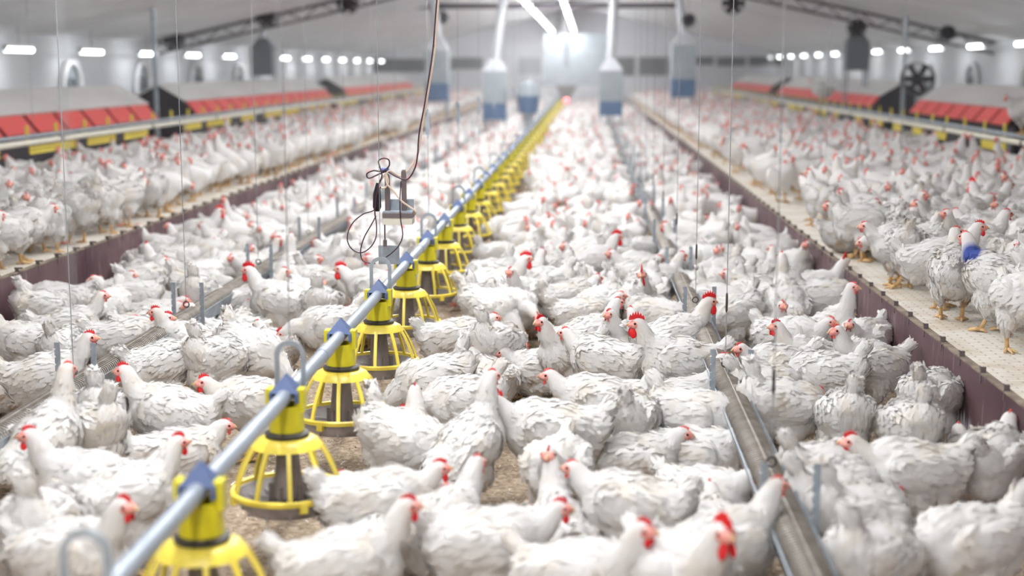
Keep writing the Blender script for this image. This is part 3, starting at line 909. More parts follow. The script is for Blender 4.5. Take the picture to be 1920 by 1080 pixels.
t0, t1 = at_y(1062,66,y), at_y(1060,0,y); tz = ceil_z(t1.x)
MB().tube([(t0.x-root.location.x,0,b.z-.05),(t0.x-root.location.x,0,tz-.02)],.13,12).build('drop_tube', M['white'], root)
for sx in (-1,1):
    for sy in (-1,1): MB().box((sx*w*.94-.06,sy*.5-.06,0),(sx*w*.94+.06,sy*.5+.06,a.z)).build('leg', M['white'], root, smooth=False)
tag(root, 'large grey feed bin on white legs at the far end of the feeder line', 'feed bin')
p = at_y(1062, 188, 46)
o = empty('signal_lamp', (p.x, 46, PIPE_Z)); 
MB().ellipsoid((0,0,p.z-PIPE_Z),(.075,.075,.075)).build('red_lens', M['redlamp'], o)
MB().tube([(0,0,-.02),(0,0,p.z-PIPE_Z-.06)],.03,8).build('stem', M['dark'], o)
tag(o, 'glowing red signal lamp at the far end of the feed pipe', 'signal lamp')
p = at_y(990, 212, 30)
o = empty('bucket', (p.x, 30, 0)); sc = 30/F_PX; h = p.z
MB().lathe([(.15,h),(.21,h),(.24,h+.36),(.15,h+.36)],20,close=True).build('bin', M['boxblue'], o)
MB().lathe([(0,h+.36),(.24,h+.36),(.20,h+.58),(.08,h+.68),(0,h+.68)],20).build('lid', M['boxgrey'], o)
MB().lathe([(0,0),(.12,0),(.12,h+.01),(0,h+.01)],12).build('foot', M['galv'], o)
tag(o, 'blue grey bucket with a pale lid standing left of the far feeders', 'bucket')

# circulation fans and wall fans
def fan(px, py, y, r, label, post=None):
    p = at_y(px, py, y)
    root = empty('circulation_fan', p)
    f = MB()
    f.lathe([(r,-.12),(r*1.06,-.12),(r*1.06,.12),(r,.12)], 28, close=True)
    f.build('housing', M['fan'], root, angle=50).rotation_euler = (math.pi/2,0,0)
    b = MB()
    for i in range(6):
        b.box((.04,-.055,-.004),(r*.96,.055,.004), M4=Matrix.Rotation(i*math.pi/3,4,'Z') @ Matrix.Rotation(.5,4,'X'))
    b.build('blades', M['fan'], root, smooth=False).rotation_euler = (math.pi/2,0,0)
    MB().ellipsoid((0,0,0),(.07,.14,.07)).build('motor', M['fan'], root)
    if post is None: MB().tube([(0,0,r),(0,0,ceil_z(p.x)-p.z-.01)],.012,8).build('drop_rod', M['wire'], root)
    else: MB().tube([(0,0,-r),(0,0,post-p.z)],.025,8).build('post', M['galv'], root)
    tag(root, label, 'fan')
fan(652, 6, 28, .20, 'dark round fan hung at the inner end of the left truss')
fan(327, 76, 27.6, .17, 'dark round fan hung under the left truss near the second nest box')
fan(500, 34, 27.6, .17, 'dark round fan hung midway along the left truss')
fan(1375, 6, 27.6, .20, 'dark round fan hung at the inner end of the right truss')
fan(1291, 38, 33, .15, 'small dark round fan above the hopper right of the feeder line')
fan(827, 33, 36, .17, 'small dark round fan above the hopper behind the hanging cable')
fan(1606, 52, 27.6, .16, 'dark round fan hung midway along the right truss')
fan(1776, 62, 27, .12, 'small dark round fan hung at the outer end of the right truss')
fan(1720, 148, 25.6, .27, 'large dark round fan on a post between the right nest boxes', SLAT_Z)

def wall_fan(side, y, k):
    s = 1 if side == 'left' else -1
    x = XL if side == 'left' else XR
    root = empty('wall_inlet', (x, y, 1.1)); 
    a = [(0.42*math.cos(t), 0.42*math.sin(t)) for t in np.linspace(0, math.pi, 16)]
    f = MB(); f.tube([(s*.06, u, .12+w) for u, w in [(0.42,-.35)]+a+[(-0.42,-.35)]], .055, 8); f.build('hood_arch', M['white'], root)
    f = MB(); f.box((min(0,s*.03), -.37, -.23),(max(0,s*.03), .37, .16)); f.prism([(0.37*math.cos(t), .14+.37*math.sin(t)) for t in np.linspace(0,math.pi,16)], 'x', 0, s*.03); f.build('backing', M['boxgrey'], root, smooth=False)
    f = MB()
    f.tube([(s*.06, .17*math.cos(t), .1+.17*math.sin(t)) for t in np.linspace(0,2*math.pi,20)[:-1]], .02, 6, closed=True); f.ellipsoid((s*.05,0,.1),(.04,.06,.06)); f.build('inlet_ring', M['fan_grey'], root)
    tag(root, 'white arched air inlet on the %s wall, %s from the front' % (side, ordw(k)), 'air inlet', 'arched air inlets on the side walls')
for k, y in enumerate((19.4, 23.2, 27.0, 30.8, 34.6)): wall_fan('left', y, k+1)
for k, y in enumerate((25.6, 29.4, 33.2)): wall_fan('right', y, k+1)
def post(px, py, y, zt, label):
    p = at_y(px, py, y)
    o = MB().tube([(0,0,0),(0,0,zt-SLAT_Z)], .035, 10)
    o.box((-.07,-.07,0),(.07,.07,.015)); o = o.build('roof_post', M['galv']); o.location = (p.x, y, SLAT_Z)
    tag(o, label, 'post')
post(293, 190, 22.0, ceil_z(-6.6), 'grey steel post before the gable of the second left nest box')
post(1694, 160, 26.6, ceil_z(5.9), 'grey steel post before the gable of the second right nest box')

#HENS_BELOW
# ------------------------------------------------------------------ hens
def seg_spheres(a, b, ra, rb, n):
    return [(tuple(np.array(a)*(1-t)+np.array(b)*t), ra*(1-t)+rb*t) for t in np.linspace(0, 1, n)]

def hen_parts(pose):
    """list of (centre, radii, pitch) blobs, neck polyline, head centre, head yaw, head pitch"""
    P = dict(sit=False, pitch=10, bz=0.245, yaw=0, hp=0, tail=38, squat=0)
    if pose.startswith('up'):   P.update(neck=[(.105,0,.295),(.147,0,.348),(.166,0,.396)], head=(.182,0,.420))
    elif pose.startswith('mid'): P.update(pitch=4, neck=[(.12,0,.275),(.168,0,.308),(.190,0,.336)], head=(.208,0,.356))
    elif pose == 'tall':        P.update(pitch=34, neck=[(.085,0,.335),(.105,0,.41),(.110,0,.475)], head=(.122,0,.505), tail=8)
    elif pose == 'peck':        P.update(pitch=-12, neck=[(.130,0,.215),(.195,0,.165),(.230,0,.105)], head=(.245,0,.072), hp=50, tail=62)
    elif pose == 'low':         P.update(pitch=-4, neck=[(.13,0,.25),(.195,0,.255),(.235,0,.235)], head=(.258,0,.225), hp=22, tail=48)
    elif pose.startswith('sit'): P.update(sit=True, bz=.125, pitch=6, neck=[(.105,0,.185),(.150,0,.245),(.168,0,.295)], head=(.184,0,.320), tail=30)
    elif pose == 'tuck':        P.update(sit=True, bz=.125, pitch=2, neck=[(.10,0,.165),(.145,0,.20),(.155,0,.225)], head=(.180,0,.238), hp=8, tail=24)
    if pose.endswith('_l'): P['yaw'] = 62
    if pose.endswith('_r'): P['yaw'] = -62
    return P

def voxel_mesh(mb, voxel, smooth_it):
    me = mb.mesh('tmp', M['feather'])
    o = bpy.data.objects.new('tmp', me); COL.objects.link(o)
    r = o.modifiers.new('r', 'REMESH'); r.mode = 'VOXEL'; r.voxel_size = voxel; r.adaptivity = 0
    if smooth_it:
        s = o.modifiers.new('s', 'SMOOTH'); s.factor = 0.5; s.iterations = smooth_it
    dg = bpy.context.evaluated_depsgraph_get()
    out = bpy.data.meshes.new_from_object(o.evaluated_get(dg))
    bpy.data.objects.remove(o); bpy.data.meshes.remove(me)
    return out

def hen_blobs(P):
    b = MB()
    bz, sit = P['bz'], P['sit']
    rot = Matrix.Rotation(-R(P['pitch']), 3, 'Y')
    c0 = Vector((0, 0, bz))
    def E(c, r, pitch=0, yaw=0):
        b.ellipsoid(c0 + rot @ Vector(c), r, rot=rot @ Matrix.Rotation(R(yaw), 3, 'Z') @ Matrix.Rotation(-R(pitch), 3, 'Y'), n=20, m=14)
    k = 1.12 if sit else 1.0
    E((0, 0, 0), (.146, .112*k, .116))
    E((.075, 0, -.008), (.098, .098*k, .100))
    E((.095, 0, .035), (.075, .075, .075))
    E((-.085, 0, .005), (.098, .098*k, .094))
    E((-.135, 0, .035), (.066, .074, .066))
    # tail: short fan of feathers
    ta = R(P['tail'])
    for i in range(3):
        d = .142 + .026*i
        E((-d*math.cos(ta*.55), 0, .03 + .028*i*math.sin(ta)*2.0), (.050-.006*i, .046-.009*i, .044-.007*i), -P['tail'])
    # wings folded on the flanks
    for s in (-1, 1):
        E((-.012, s*.094*k, .022), (.120, .026, .064), -8, s*5)
        E((.060, s*.090*k, .030), (.055, .028, .052))
        E((-.115, s*.070*k, .018), (.070, .020, .034), -4, s*14)
    if not sit:
        for s in (-1, 1):
            b.ellipsoid((.005, s*.056, bz-.075), (.070, .050, .078), n=16, m=10)
            b.ellipsoid((.000, s*.054, bz-.128), (.034, .028, .045), n=12, m=8)
        b.ellipsoid((-.095, 0, bz-.055), (.075, .078, .070), n=16, m=10)
    else:
        b.ellipsoid((0, 0, .075), (.160, .128, .072), n=20, m=10)
    nk = P['neck']
    base = tuple(c0 + rot @ Vector((.075, 0, .045)))
    path = [base] + nk + [P['head']]
    rr = [.074, .062, .044, .034, .028]
    for i in range(len(path)-1):
        for c, r in seg_spheres(path[i], path[i+1], rr[i], rr[i+1], 5):
            b.ellipsoid(c, (r, r, r), n=14, m=10)
    return b, path, rr

def head_matrix(P):
    return Matrix.Translation(P['head']) @ Matrix.Rotation(R(P['yaw']), 4, 'Z') @ Matrix.Rotation(R(P['hp']), 4, 'Y')

def add_legs(mb, P, seg, mi, rs):
    """yellow shanks and spread toes"""
    if P['sit']:
        for s in (-1, 1):
            for a in (-22, 0, 24):
                mb.tube([(.09, s*.055, .012), (.09+.055*math.cos(R(a)), s*.055+.055*math.sin(R(a)), .008)], [.009, .004], seg, mi)
        return
    for s in (-1, 1):
        st = (.022 if s > 0 else -.018)*rs
        knee = (-.012, s*.054, P['bz']-.135); foot = (.012+st, s*.050, .016)
        mb.tube([(.004, s*.055, P['bz']-.10), knee, ((knee[0]*.5+foot[0]*.5)-.004, s*.052, (knee[2]+foot[2])/2), foot], [.017, .0125, .0098, .0108], seg, mi)
        for a, ln in ((-34, .056), (0, .068), (34, .056), (180, .034)):
            d = (math.cos(R(a)), math.sin(R(a)))
            mb.tube([(foot[0], foot[1], .014), (foot[0]+d[0]*ln*.5, foot[1]+d[1]*ln*.5, .013), (foot[0]+d[0]*ln, foot[1]+d[1]*ln, .005)], [.0095, .0075, .0035], seg, mi)

def hen_mesh(pose, seed, feather='feather', legs=1.0):
    g = np.random.default_rng(seed)
    P = hen_parts(pose)
    b, path, rr = hen_blobs(P)
    # head: skull with cheeks, along the direction the bird looks
    H = head_matrix(P); H3 = H.to_3x3()
    b.ellipsoid(P['head'], (.034, .0255, .028), rot=H3, n=16, m=12)
    b.ellipsoid(H @ Vector((.014, 0, -.004)), (.026, .020, .020), rot=H3, n=14, m=10)
    me = voxel_mesh(b, .0085, 4)
    nv = len(me.vertices)
    co = np.empty(nv*3, np.float32); me.vertices.foreach_get('co', co); co = co.reshape(-1, 3)
    no = np.empty(nv*3, np.float32); me.vertices.foreach_get('normal', no); no = no.reshape(-1, 3)
    Hi = H.inverted(); Hm = np.array(Hi)
    lc = co @ Hm[:3, :3].T + Hm[:3, 3]
    # ruffle
    def wob(f, amp):
        a = g.uniform(0, 6.28, 6)
        return amp*(np.sin(co[:,0]*f+a[0]+2*np.sin(co[:,2]*f*.7+a[1]))*np.sin(co[:,1]*f*1.1+a[2])+np.sin(co[:,2]*f*1.2+a[3])*np.sin(co[:,0]*f*.8+a[4]))
    dh = np.linalg.norm(lc, axis=1)
    fac = np.clip((dh-.05)/.08, 0, 1)
    co = co + no * ((wob(38, .0035)+wob(95, .0022))*fac)[:, None]
    nf = len(me.polygons)
    idx = np.empty(nf*4, np.int32)
    li = np.empty(len(me.loops), np.int32); me.loops.foreach_get('vertex_index', li)
    ls = np.empty(nf, np.int32); me.polygons.foreach_get('loop_start', ls)
    lt = np.empty(nf, np.int32); me.polygons.foreach_get('loop_total', lt)
    faces = [tuple(li[s:s+t]) for s, t in zip(ls, lt)]
    cen = np.array([co[list(f)].mean(0) for f in faces])
    fn = np.array([no[list(f)].mean(0) for f in faces])
    fl = cen @ Hm[:3, :3].T + Hm[:3, 3]
    skin = np.zeros(nf, bool) & (np.linalg.norm(fl, axis=1) < .052) & (fl[:,0] > -.006 - .35*np.abs(fl[:,2]+.002)) & (fl[:,2] < .021) & (fl[:,2] > -.030) & (fl[:,0] > -.012)
    mb = MB()
    NV = [tuple(map(float, q)) for q in no]
    mb.v = [tuple(map(float, p)) for p in co]; mb.f = [tuple(int(i) for i in f) for f in faces]; mb.m = [1 if s else 0 for s in skin]
    # overlapping feather tips lying along the body, pointing back and down
    area = np.array([np.linalg.norm(np.cross(co[f[1]]-co[f[0]], co[f[2]]-co[f[0]])) for f in faces])
    ok = dh[[f[0] for f in faces]] > .046
    pr = np.where(ok, area, 0); pr /= pr.sum()
    N = 2200
    pick = g.choice(len(faces), N, p=pr)
    pth = np.array([tuple(p) for p in path]); 
    rot = np.array(Matrix.Rotation(-R(P['pitch']), 3, 'Y'))
    bz = P['bz']
    bd = rot @ np.array((-1, 0, -.30)); bd /= np.linalg.norm(bd)
    for i in pick:
        p = cen[i] + g.normal(0, .003, 3); n = fn[i]/np.linalg.norm(fn[i])
        # nearest bit of the neck
        dmin, tdir, wn = 9, None, 0
        for a in range(1, len(path)-1):
            A, B = pth[a], pth[a+1]; d = B-A; t = np.clip(np.dot(p-A, d)/np.dot(d, d), 0, 1); q = np.linalg.norm(p-(A+t*d))
            if q < dmin: dmin, tdir, wn = q, -d/np.linalg.norm(d), a
        neck = dmin < .062 and p[2] > bz - .1
        pb = rot.T @ (p - np.array((0, 0, bz)))
        if neck:
            d = tdir; ln, w, lift = .020, .010, .06
        elif pb[0] < -.15:
            d = rot @ np.array((-math.cos(R(P['tail'])), 0, math.sin(R(P['tail'])))); ln, w, lift = .044, .017, .10
        elif p[2] < bz - .06 and not P['sit']:
            d = np.array((-.35, 0, -1.)); ln, w, lift = .026, .013, .16
        elif abs(pb[1]) > .075 and pb[2] > -.02:
            d = bd; ln, w, lift = .038, .016, .05
        else:
            d = bd; ln, w, lift = .028, .014, .08
        d = d + g.normal(0, .22, 3); d = d - n*np.dot(d, n); dn = np.linalg.norm(d)
        if dn < 1e-3: continue
        d /= dn; s = np.cross(n, d); ln *= g.uniform(.7, 1.25); lift *= g.uniform(.3, 1.0)
        q0 = p - n*.002; q1 = p + d*ln*.45 + n*(ln*lift*.55); q2 = p + d*ln*.8 + n*(ln*lift*.85); q3 = p + d*ln + n*(ln*lift)
        own = np.cross(d*.8+n*lift, s); own = own*np.sign(np.dot(own, n))/np.linalg.norm(own)
        nn_ = n*.84 + own*.16; nn_ /= np.linalg.norm(nn_); NV += [tuple(map(float, nn_))]*7
        k = len(mb.v)
        mb.v += [tuple(q0-s*w*.3), tuple(q0+s*w*.3), tuple(q1+s*w*.5), tuple(q1-s*w*.5), tuple(q2+s*w*.36), tuple(q2-s*w*.36), tuple(q3)]
        mb.f += [(k+3, k+2, k+1, k), (k+5, k+4, k+2, k+3), (k+6, k+4, k+5)]; mb.m += [0, 0, 0]
    nb = len(mb.v)
    add_legs(mb, P, 8, 2, legs)
    mb.ellipsoid(H @ Vector((.0165, 0, -.003)), (.0265, .0268, .0195), 1, rot=H3, n=20, m=14)
    mb.ellipsoid(H @ Vector((.026, 0, -.006)), (.020, .0195, .0150), 1, rot=H3, n=16, m=10)
    for s in (-1, 1):
        mb.ellipsoid(H @ Vector((.019, s*.0240, .003)), (.0058, .0042, .0058), 3, rot=H3, n=8, m=6)
    me2 = bpy.data.meshes.new('hen_' + pose)
    me2.from_pydata(mb.v, [], mb.f)
    for q in (feather, 'skin', 'legskin', 'eye'): me2.materials.append(M[q])
    me2.polygons.foreach_set('material_index', mb.m)
    me2.shade_smooth(); me2.update()
    vn = np.empty(len(me2.vertices)*3, np.float32); me2.vertices.foreach_get('normal', vn); vn = vn.reshape(-1, 3)
    vn[:nb] = np.array(NV)[:nb]
    me2.normals_split_custom_set_from_vertices([tuple(map(float, q)) for q in vn]); me2.update()
    bpy.data.meshes.remove(me)
    return me2, H

def comb_mesh(L_, Hh, n, mt, name):
    """serrated upright blade, thicker at its root, in head coordinates"""
    top = []
    for i in range(n*2+1):
        t = i/(n*2); x = L_*(.5-t) + .006
        env = math.sin(math.pi*min(1, max(.12, .15+.75*t)))
        z = .020 + Hh*env*(1.0 if i % 2 else .52)
        top.append((x, z))
    bot = [(x, .017 + .004*math.sin(math.pi*i/(n*2))) for i, (x, z) in enumerate(top)]
    m = MB(); N = len(top)
    vs = []
    for (xt, zt), (xb, zb) in zip(top, bot):
        vs += [(xb, -.0055, zb), (xt, -.0018, zt), (xt, .0018, zt), (xb, .0055, zb)]
    fs = []
    for i in range(N-1):
        for k in range(4): fs.append((i*4+k, i*4+(k+1)%4, (i+1)*4+(k+1)%4, (i+1)*4+k))
    fs += [(0,1,2,3), ((N-1)*4+3,(N-1)*4+2,(N-1)*4+1,(N-1)*4)]
    m.add(vs, fs)
    return m.mesh(name, mt, True, 60)
def wattle_mesh(s, mt):
    return MB().ellipsoid((0, 0, -.5*s), (.42*s, .16*s, .62*s), n=12, m=8).mesh('wattle', mt)
beak_me = MB()
beak_me.tube([(.026, 0, .000), (.040, 0, -.001), (.050, 0, -.005), (.055, 0, -.010)], [.0105, .0080, .0048, .0012], 10)
beak_me = beak_me.mesh('beak', M['beak'])
COMBS = {'hen': (comb_mesh(.040, .014, 5, M['comb'], 'comb'), wattle_mesh(.016, M['comb'])),
         'red': (comb_mesh(.046, .022, 5, M['comb_bright'], 'comb'), wattle_mesh(.025, M['comb_bright'])),
         'rooster': (comb_mesh(.068, .036, 6, M['comb_bright'], 'comb'), wattle_mesh(.040, M['comb_bright']))}

POSES = ['up', 'up_l', 'up_r', 'mid', 'mid_l', 'mid_r', 'tall', 'peck', 'low', 'sit', 'sit_l', 'sit_r', 'tuck']
BODY = {}
for i, p in enumerate(POSES): BODY[p] = hen_mesh(p, 100+i)
BLUE = hen_mesh('up', 300, 'feather_blue')

def make_hen(pose, comb, loc, heading, sc, body=None):
    me, H = body or BODY[pose]
    o = obj('rooster' if comb == 'rooster' else 'hen', me)
    o.location = loc; o.rotation_euler = (0, 0, R(heading)); o.scale = (sc*SIZE,)*3
    c, w = COMBS[comb]
    a = obj('comb', c, o); a.matrix_local = H
    b = obj('beak', beak_me, o); b.matrix_local = H
    for s in (-1, 1):
        q = obj('wattle', w, o); q.matrix_local = H @ Matrix.Translation((.024, s*.009, -.018)) @ Matrix.Rotation(R(12*s), 4, 'X')
    return o

# seen birds: pixel of the body's middle, heading (0 right, 90 away, 180 left, 270 towards the viewer), pose, comb
SEEN = [
 # right aisle: trough to right board
 (1817,1020,200,'low','red'),(1640,1050,45,'peck','hen'),(1613,977,25,'peck','hen'),(1563,937,28,'low','hen'),(1557,890,30,'low','hen'),(1700,890,185,'mid','red'),
 (1833,890,85,'tuck','hen'),(1868,855,60,'mid','hen'),(1730,807,100,'peck','hen'),(1757,752,60,'low','hen'),(1580,783,95,'peck','hen'),(1470,770,15,'peck','hen'),(1436,735,20,'low','hen'),
 (1630,690,205,'up','hen'),(1630,635,235,'mid','hen'),(1568,625,330,'tall','hen'),(1493,573,100,'tall','hen'),(1423,547,170,'mid','hen'),(1390,595,200,'peck','hen'),(1420,628,285,'sit','hen'),
 (1482,640,325,'mid','hen'),(1525,648,330,'sit','red'),(1530,570,0,'low','rooster'),(1553,548,20,'sit','hen'),(1512,680,195,'up','red'),(1465,690,205,'mid','hen'),(1540,705,165,'low','hen'),(1437,712,0,'tuck','hen'),
 # middle aisle: feeder line to trough
 (868,842,48,'tall','hen'),(1048,822,180,'mid','rooster'),(1047,880,262,'mid','hen'),(1197,855,5,'tuck','hen'),(1180,953,160,'mid','hen'),(1057,1005,100,'sit','hen'),(905,1022,8,'mid','red'),
 (790,985,55,'up','hen'),(715,945,12,'mid','red'),(655,965,200,'tuck','hen'),(735,1030,90,'tuck','hen'),(1125,1085,335,'up','red'),(1235,1105,300,'up','rooster'),(1352,1030,25,'up','hen'),(1440,1005,95,'tuck','hen'),
 (1347,930,325,'tuck','hen'),(1330,850,340,'tuck','hen'),(1305,795,335,'low','red'),(1320,757,10,'sit','hen'),(797,718,192,'peck','hen'),(867,752,205,'low','red'),(733,833,335,'peck','hen'),(660,845,95,'sit','hen'),
 (1145,768,180,'mid','hen'),(1223,790,80,'low','hen'),(835,637,15,'mid','hen'),(917,585,325,'peck','hen'),(930,552,12,'up','rooster'),(993,560,240,'up','hen'),(1048,560,35,'mid','hen'),(988,592,170,'tuck','hen'),
 (1105,503,20,'up','rooster'),(1040,655,222,'up','red'),(950,655,60,'peck','hen'),(1015,697,200,'tuck','hen'),(1100,645,30,'up','hen'),(1135,683,150,'mid','hen'),(1193,645,225,'up','hen'),(1300,690,190,'up','rooster'),(1268,650,20,'up','rooster'),
 (1097,590,10,'mid','hen'),(1187,570,90,'tuck','hen'),(1222,537,20,'up','hen'),(1240,600,340,'peck','hen'),(1240,700,100,'tuck','hen'),(1217,660,120,'sit','hen'),(955,437,190,'low','rooster'),(925,712,120,'tuck','hen'),
 # left of the feeder line
 (322,782,180,'up','red'),(190,775,100,'peck','hen'),(123,823,150,'peck','hen'),(33,832,60,'tall','hen'),(185,925,192,'up','red'),(222,935,35,'up','red'),(335,850,20,'tuck','hen'),(478,757,205,'mid','red'),
 (125,1040,345,'up','red'),(60,1000,90,'peck','hen'),(20,1045,120,'tuck','hen'),(550,1060,10,'up','red'),(567,970,5,'tuck','hen'),(467,668,335,'peck','hen'),(380,680,60,'peck','hen'),(350,645,185,'up','red'),(300,690,55,'mid','red'),
 (527,577,172,'up','rooster'),(467,617,90,'tuck','hen'),(407,603,0,'tuck','hen'),(513,653,130,'tuck','hen'),(587,577,90,'peck','hen'),(540,520,90,'tall','hen'),(620,615,200,'low','red'),(410,640,200,'sit','hen'),
 # leftmost aisle
 (57,672,95,'tuck','hen'),(90,712,15,'up','red'),(27,728,60,'tuck','hen'),(62,640,195,'up','red'),(187,642,20,'tuck','hen'),(128,612,20,'up','hen'),(107,567,190,'mid','hen'),(167,562,80,'tuck','hen'),(190,580,30,'sit','hen'),
 (247,560,190,'mid','hen'),(287,577,0,'tuck','hen'),(300,597,0,'tuck','hen'),(260,512,90,'low','hen'),(310,500,60,'low','hen'),(300,468,185,'up','hen'),(368,445,20,'up','rooster'),(417,427,0,'mid','hen'),(373,537,20,'low','hen'),
 (235,642,15,'mid','red'),(118,655,90,'low','hen'),
]
SLAT_SEEN = [
 (1760,493,350,'up','red'),(1700,450,160,'low','hen'),(1828,468,20,'up','hen'),(1915,560,275,'up','hen'),(1807,387,180,'low','hen'),(1873,427,0,'low','hen'),(1592,460,185,'mid','hen'),(1640,462,90,'low','hen'),
 (1560,417,190,'mid','hen'),(1600,420,0,'low','hen'),(1665,420,80,'mid','hen'),(1920,400,190,'mid','hen'),
 (5,453,60,'mid','hen'),(37,457,215,'up','red'),(80,447,230,'up','hen'),(117,437,200,'up','red'),(193,410,90,'peck','hen'),(267,380,85,'peck','hen'),(313,370,60,'mid','hen'),(355,355,100,'mid','hen'),(150,425,30,'mid','hen'),(235,395,150,'mid','hen'),
]
SIZE = 0.93
def hz(pose): return .118 if pose.startswith(('sit', 'tuck')) else .225
birds = []                                  # x, y, heading, pose, comb, scale, zone, fixed
def zone_of(x):
    return 'E' if x < BL else 'A' if x < TROUGH_L else 'B' if x < PIPE_X else 'C' if x < TROUGH_R else 'D' if x < BR else 'F'
for (px, py, h, pose, comb) in SEEN:
    p = at(px, py, hz(pose)); birds.append([p.x, p.y, h, pose, comb, (1.10 if comb == 'rooster' else random.uniform(.98, 1.05)), zone_of(p.x), True])
for (px, py, h, pose, comb) in SLAT_SEEN:
    p = at(px, py, SLAT_Z+hz(pose)); birds.append([p.x, p.y, h, pose, comb, random.uniform(.98, 1.06), 'E' if px < 900 else 'F', True])
pb = at(1868, 536, SLAT_Z + .21)
birds.append([pb.x, pb.y, 125, 'blue', 'hen', 1.05, 'F', True])

LIM = {'E': (-8.2, BL-.16), 'A': (BL+.15, TROUGH_L-.16), 'B': (TROUGH_L+.15, PIPE_X-.20), 'C': (PIPE_X+.29, TROUGH_R-.16), 'D': (TROUGH_R+.16, BR-.14), 'F': (BR+.16, 7.6)}
def circles(b):
    c, s = math.cos(R(b[2])), math.sin(R(b[2]))
    return ((b[0]+.062*c, b[1]+.062*s), (b[0]-.072*c, b[1]-.072*s))
RADI = .082
def relax(bs, it=14):
    for _ in range(it):
        cs = [circles(b) for b in bs]
        for i in range(len(bs)):
            for j in range(i):
                if abs(bs[i][1]-bs[j][1]) > .45 or abs(bs[i][0]-bs[j][0]) > .45: continue
                for a in cs[i]:
                    for q in cs[j]:
                        dx, dy = a[0]-q[0], a[1]-q[1]; d = math.hypot(dx, dy)
                        if 1e-5 < d < 2*RADI:
                            k = (2*RADI-d)*.28/d
                            bs[i][0] += dx*k; bs[i][1] += dy*k; bs[j][0] -= dx*k; bs[j][1] -= dy*k
        for b in bs:
            lo, hi = LIM[b[6]]
            b[0] = min(max(b[0], lo), hi)
p0 = [(b[0], b[1]) for b in birds]
relax(birds)
dd = [math.hypot(b[0]-p[0], b[1]-p[1]) for b, p in zip(birds, p0)]
print('drift', sum(dd)/len(dd), max(dd))

# the rest of the flock: as dense as it stands in the photo
fr = random.Random(11)
grid = {}
def put(b):
    for c in circles(b): grid.setdefault((int(c[0]//.25), int(c[1]//.25)), []).append(c)
def free(b, rad):
    for c in circles(b):
        gx, gy = int(c[0]//.25), int(c[1]//.25)
        for i in (-1, 0, 1):
            for j in (-1, 0, 1):
                for q in grid.get((gx+i, gy+j), ()):
                    if (q[0]-c[0])**2 + (q[1]-c[1])**2 < rad*rad: return False
    return True
for b in birds: put(b)
BARE = [(880,930,70),(900,560,0),(560,700,0)]          # open litter in the photo (pixel disks)
def fill(zone, ya, yb, tries, dens, rad=.20, heads=None):
    lo, hi = LIM[zone]
    if zone == 'E': lo = -5.1
    if zone == 'F': hi = 4.05
    for _ in range(tries):
        x, y = fr.uniform(lo, hi), fr.uniform(ya, yb)
        if fr.random() > dens(x, y): continue
        z0 = SLAT_Z if zone in 'EF' else 0
        pr = project((x, y, z0 + .2))
        if pr is None or not (-60 < pr[0] < 1980 and pr[1] < 1180): continue
        pose = fr.choices(['up','up_l','up_r','mid','mid_l','mid_r','tall','peck','low','sit','sit_l','sit_r','tuck'], [6,3,3,8,3,3,2,17,15,4,3,3,15] if zone not in 'EF' else [14,8,8,14,6,6,4,6,12,1,0,0,0])[0]
        comb = fr.choices(['hen','red','rooster'], [84, 13, 3])[0]
        b = [x, y, fr.uniform(0, 360), pose, comb, fr.uniform(.95, 1.05)*(1.08 if comb == 'rooster' else 1), zone, False]
        if free(b, rad): birds.append(b); put(b)
def near_scratch(x, y):
    p = project((x, y, .2)); return 1.0 if p[1] < 590 else 0.0
one = lambda x, y: 1.0
def slat_left(x, y):  return 1.0 if x < -3.55 - max(0, (9-y))*.1 or y > 15 else 0.25
def slat_right(x, y): return 1.0 if x > 2.35 or y > 16 else (.75 if x > 1.95 else .15)
for z in 'ABCD': fill(z, 6.0, 57*.97, 11000, near_scratch, .178)
fill('E', 7.5, 52, 13000, slat_left, .175)
fill('F', 5.8, 52, 13000, slat_right, .175)

# the 300 birds that show largest are individuals, the rest is one far flock
def area_key(b): return -(1e6 if b[7] else 0) + math.hypot(b[0], b[1])
birds.sort(key=area_key)
near, far = birds[:297], birds[297:]
near.sort(key=lambda b: math.hypot(b[0], b[1]))

ZN = {'A': 'between left board and left trough', 'B': 'between left trough and feeder line', 'C': 'between feeder line and right trough', 'D': 'between right trough and right board', 'E': 'on the left slats', 'F': 'on the right slats'}
PN = {'up': 'neck raised', 'mid': 'standing', 'tal': 'stretched up tall', 'pec': 'head down', 'low': 'leaning forward', 'sit': 'sitting', 'tuc': 'resting low', 'blu': 'neck raised'}
def facing(b):
    # heading as seen from the camera at the bird's place
    v = math.degrees(math.atan2(b[1], b[0])) - 90
    a = (b[2] - v) % 360
    return ['facing right', 'facing away right', 'facing away', 'facing away left', 'facing left', 'facing front left', 'facing front', 'facing front right'][int(((a+22.5) % 360)//45)]
count = {}
GROUPN = {'E': 'white birds on the left slatted floor', 'F': 'white birds on the right slatted floor'}
for b in near:
    z = SLAT_Z if b[6] in 'EF' else 0.0
    body = BLUE if b[3] == 'blue' else None
    o = make_hen('up' if b[3] == 'blue' else b[3], b[4], (b[0], b[1], z), b[2], b[5], body)
    sub = 'rooster' if b[4] == 'rooster' else 'hen'
    pn = PN[b[3][:3]] if b[3][:2] != 'up' else PN['up']
    tn = {'_l': ', head turned left', '_r': ', head turned right'}.get(b[3][-2:], '')
    key = (sub, pn, facing(b), b[6], tn if False else '')
    count[key] = count.get(key, 0) + 1
    k = count[key]
    if b[3] == 'blue': lab = 'white hen with blue dyed neck feathers standing on the right slats'
    else: lab = '%s white %s, %s, %s, %s' % ('nearest' if k == 1 else ordw(k) + ' nearest', sub, pn, facing(b), ZN[b[6]])
    tag(o, lab, 'chicken', GROUPN.get(b[6], 'white birds on the litter floor'))

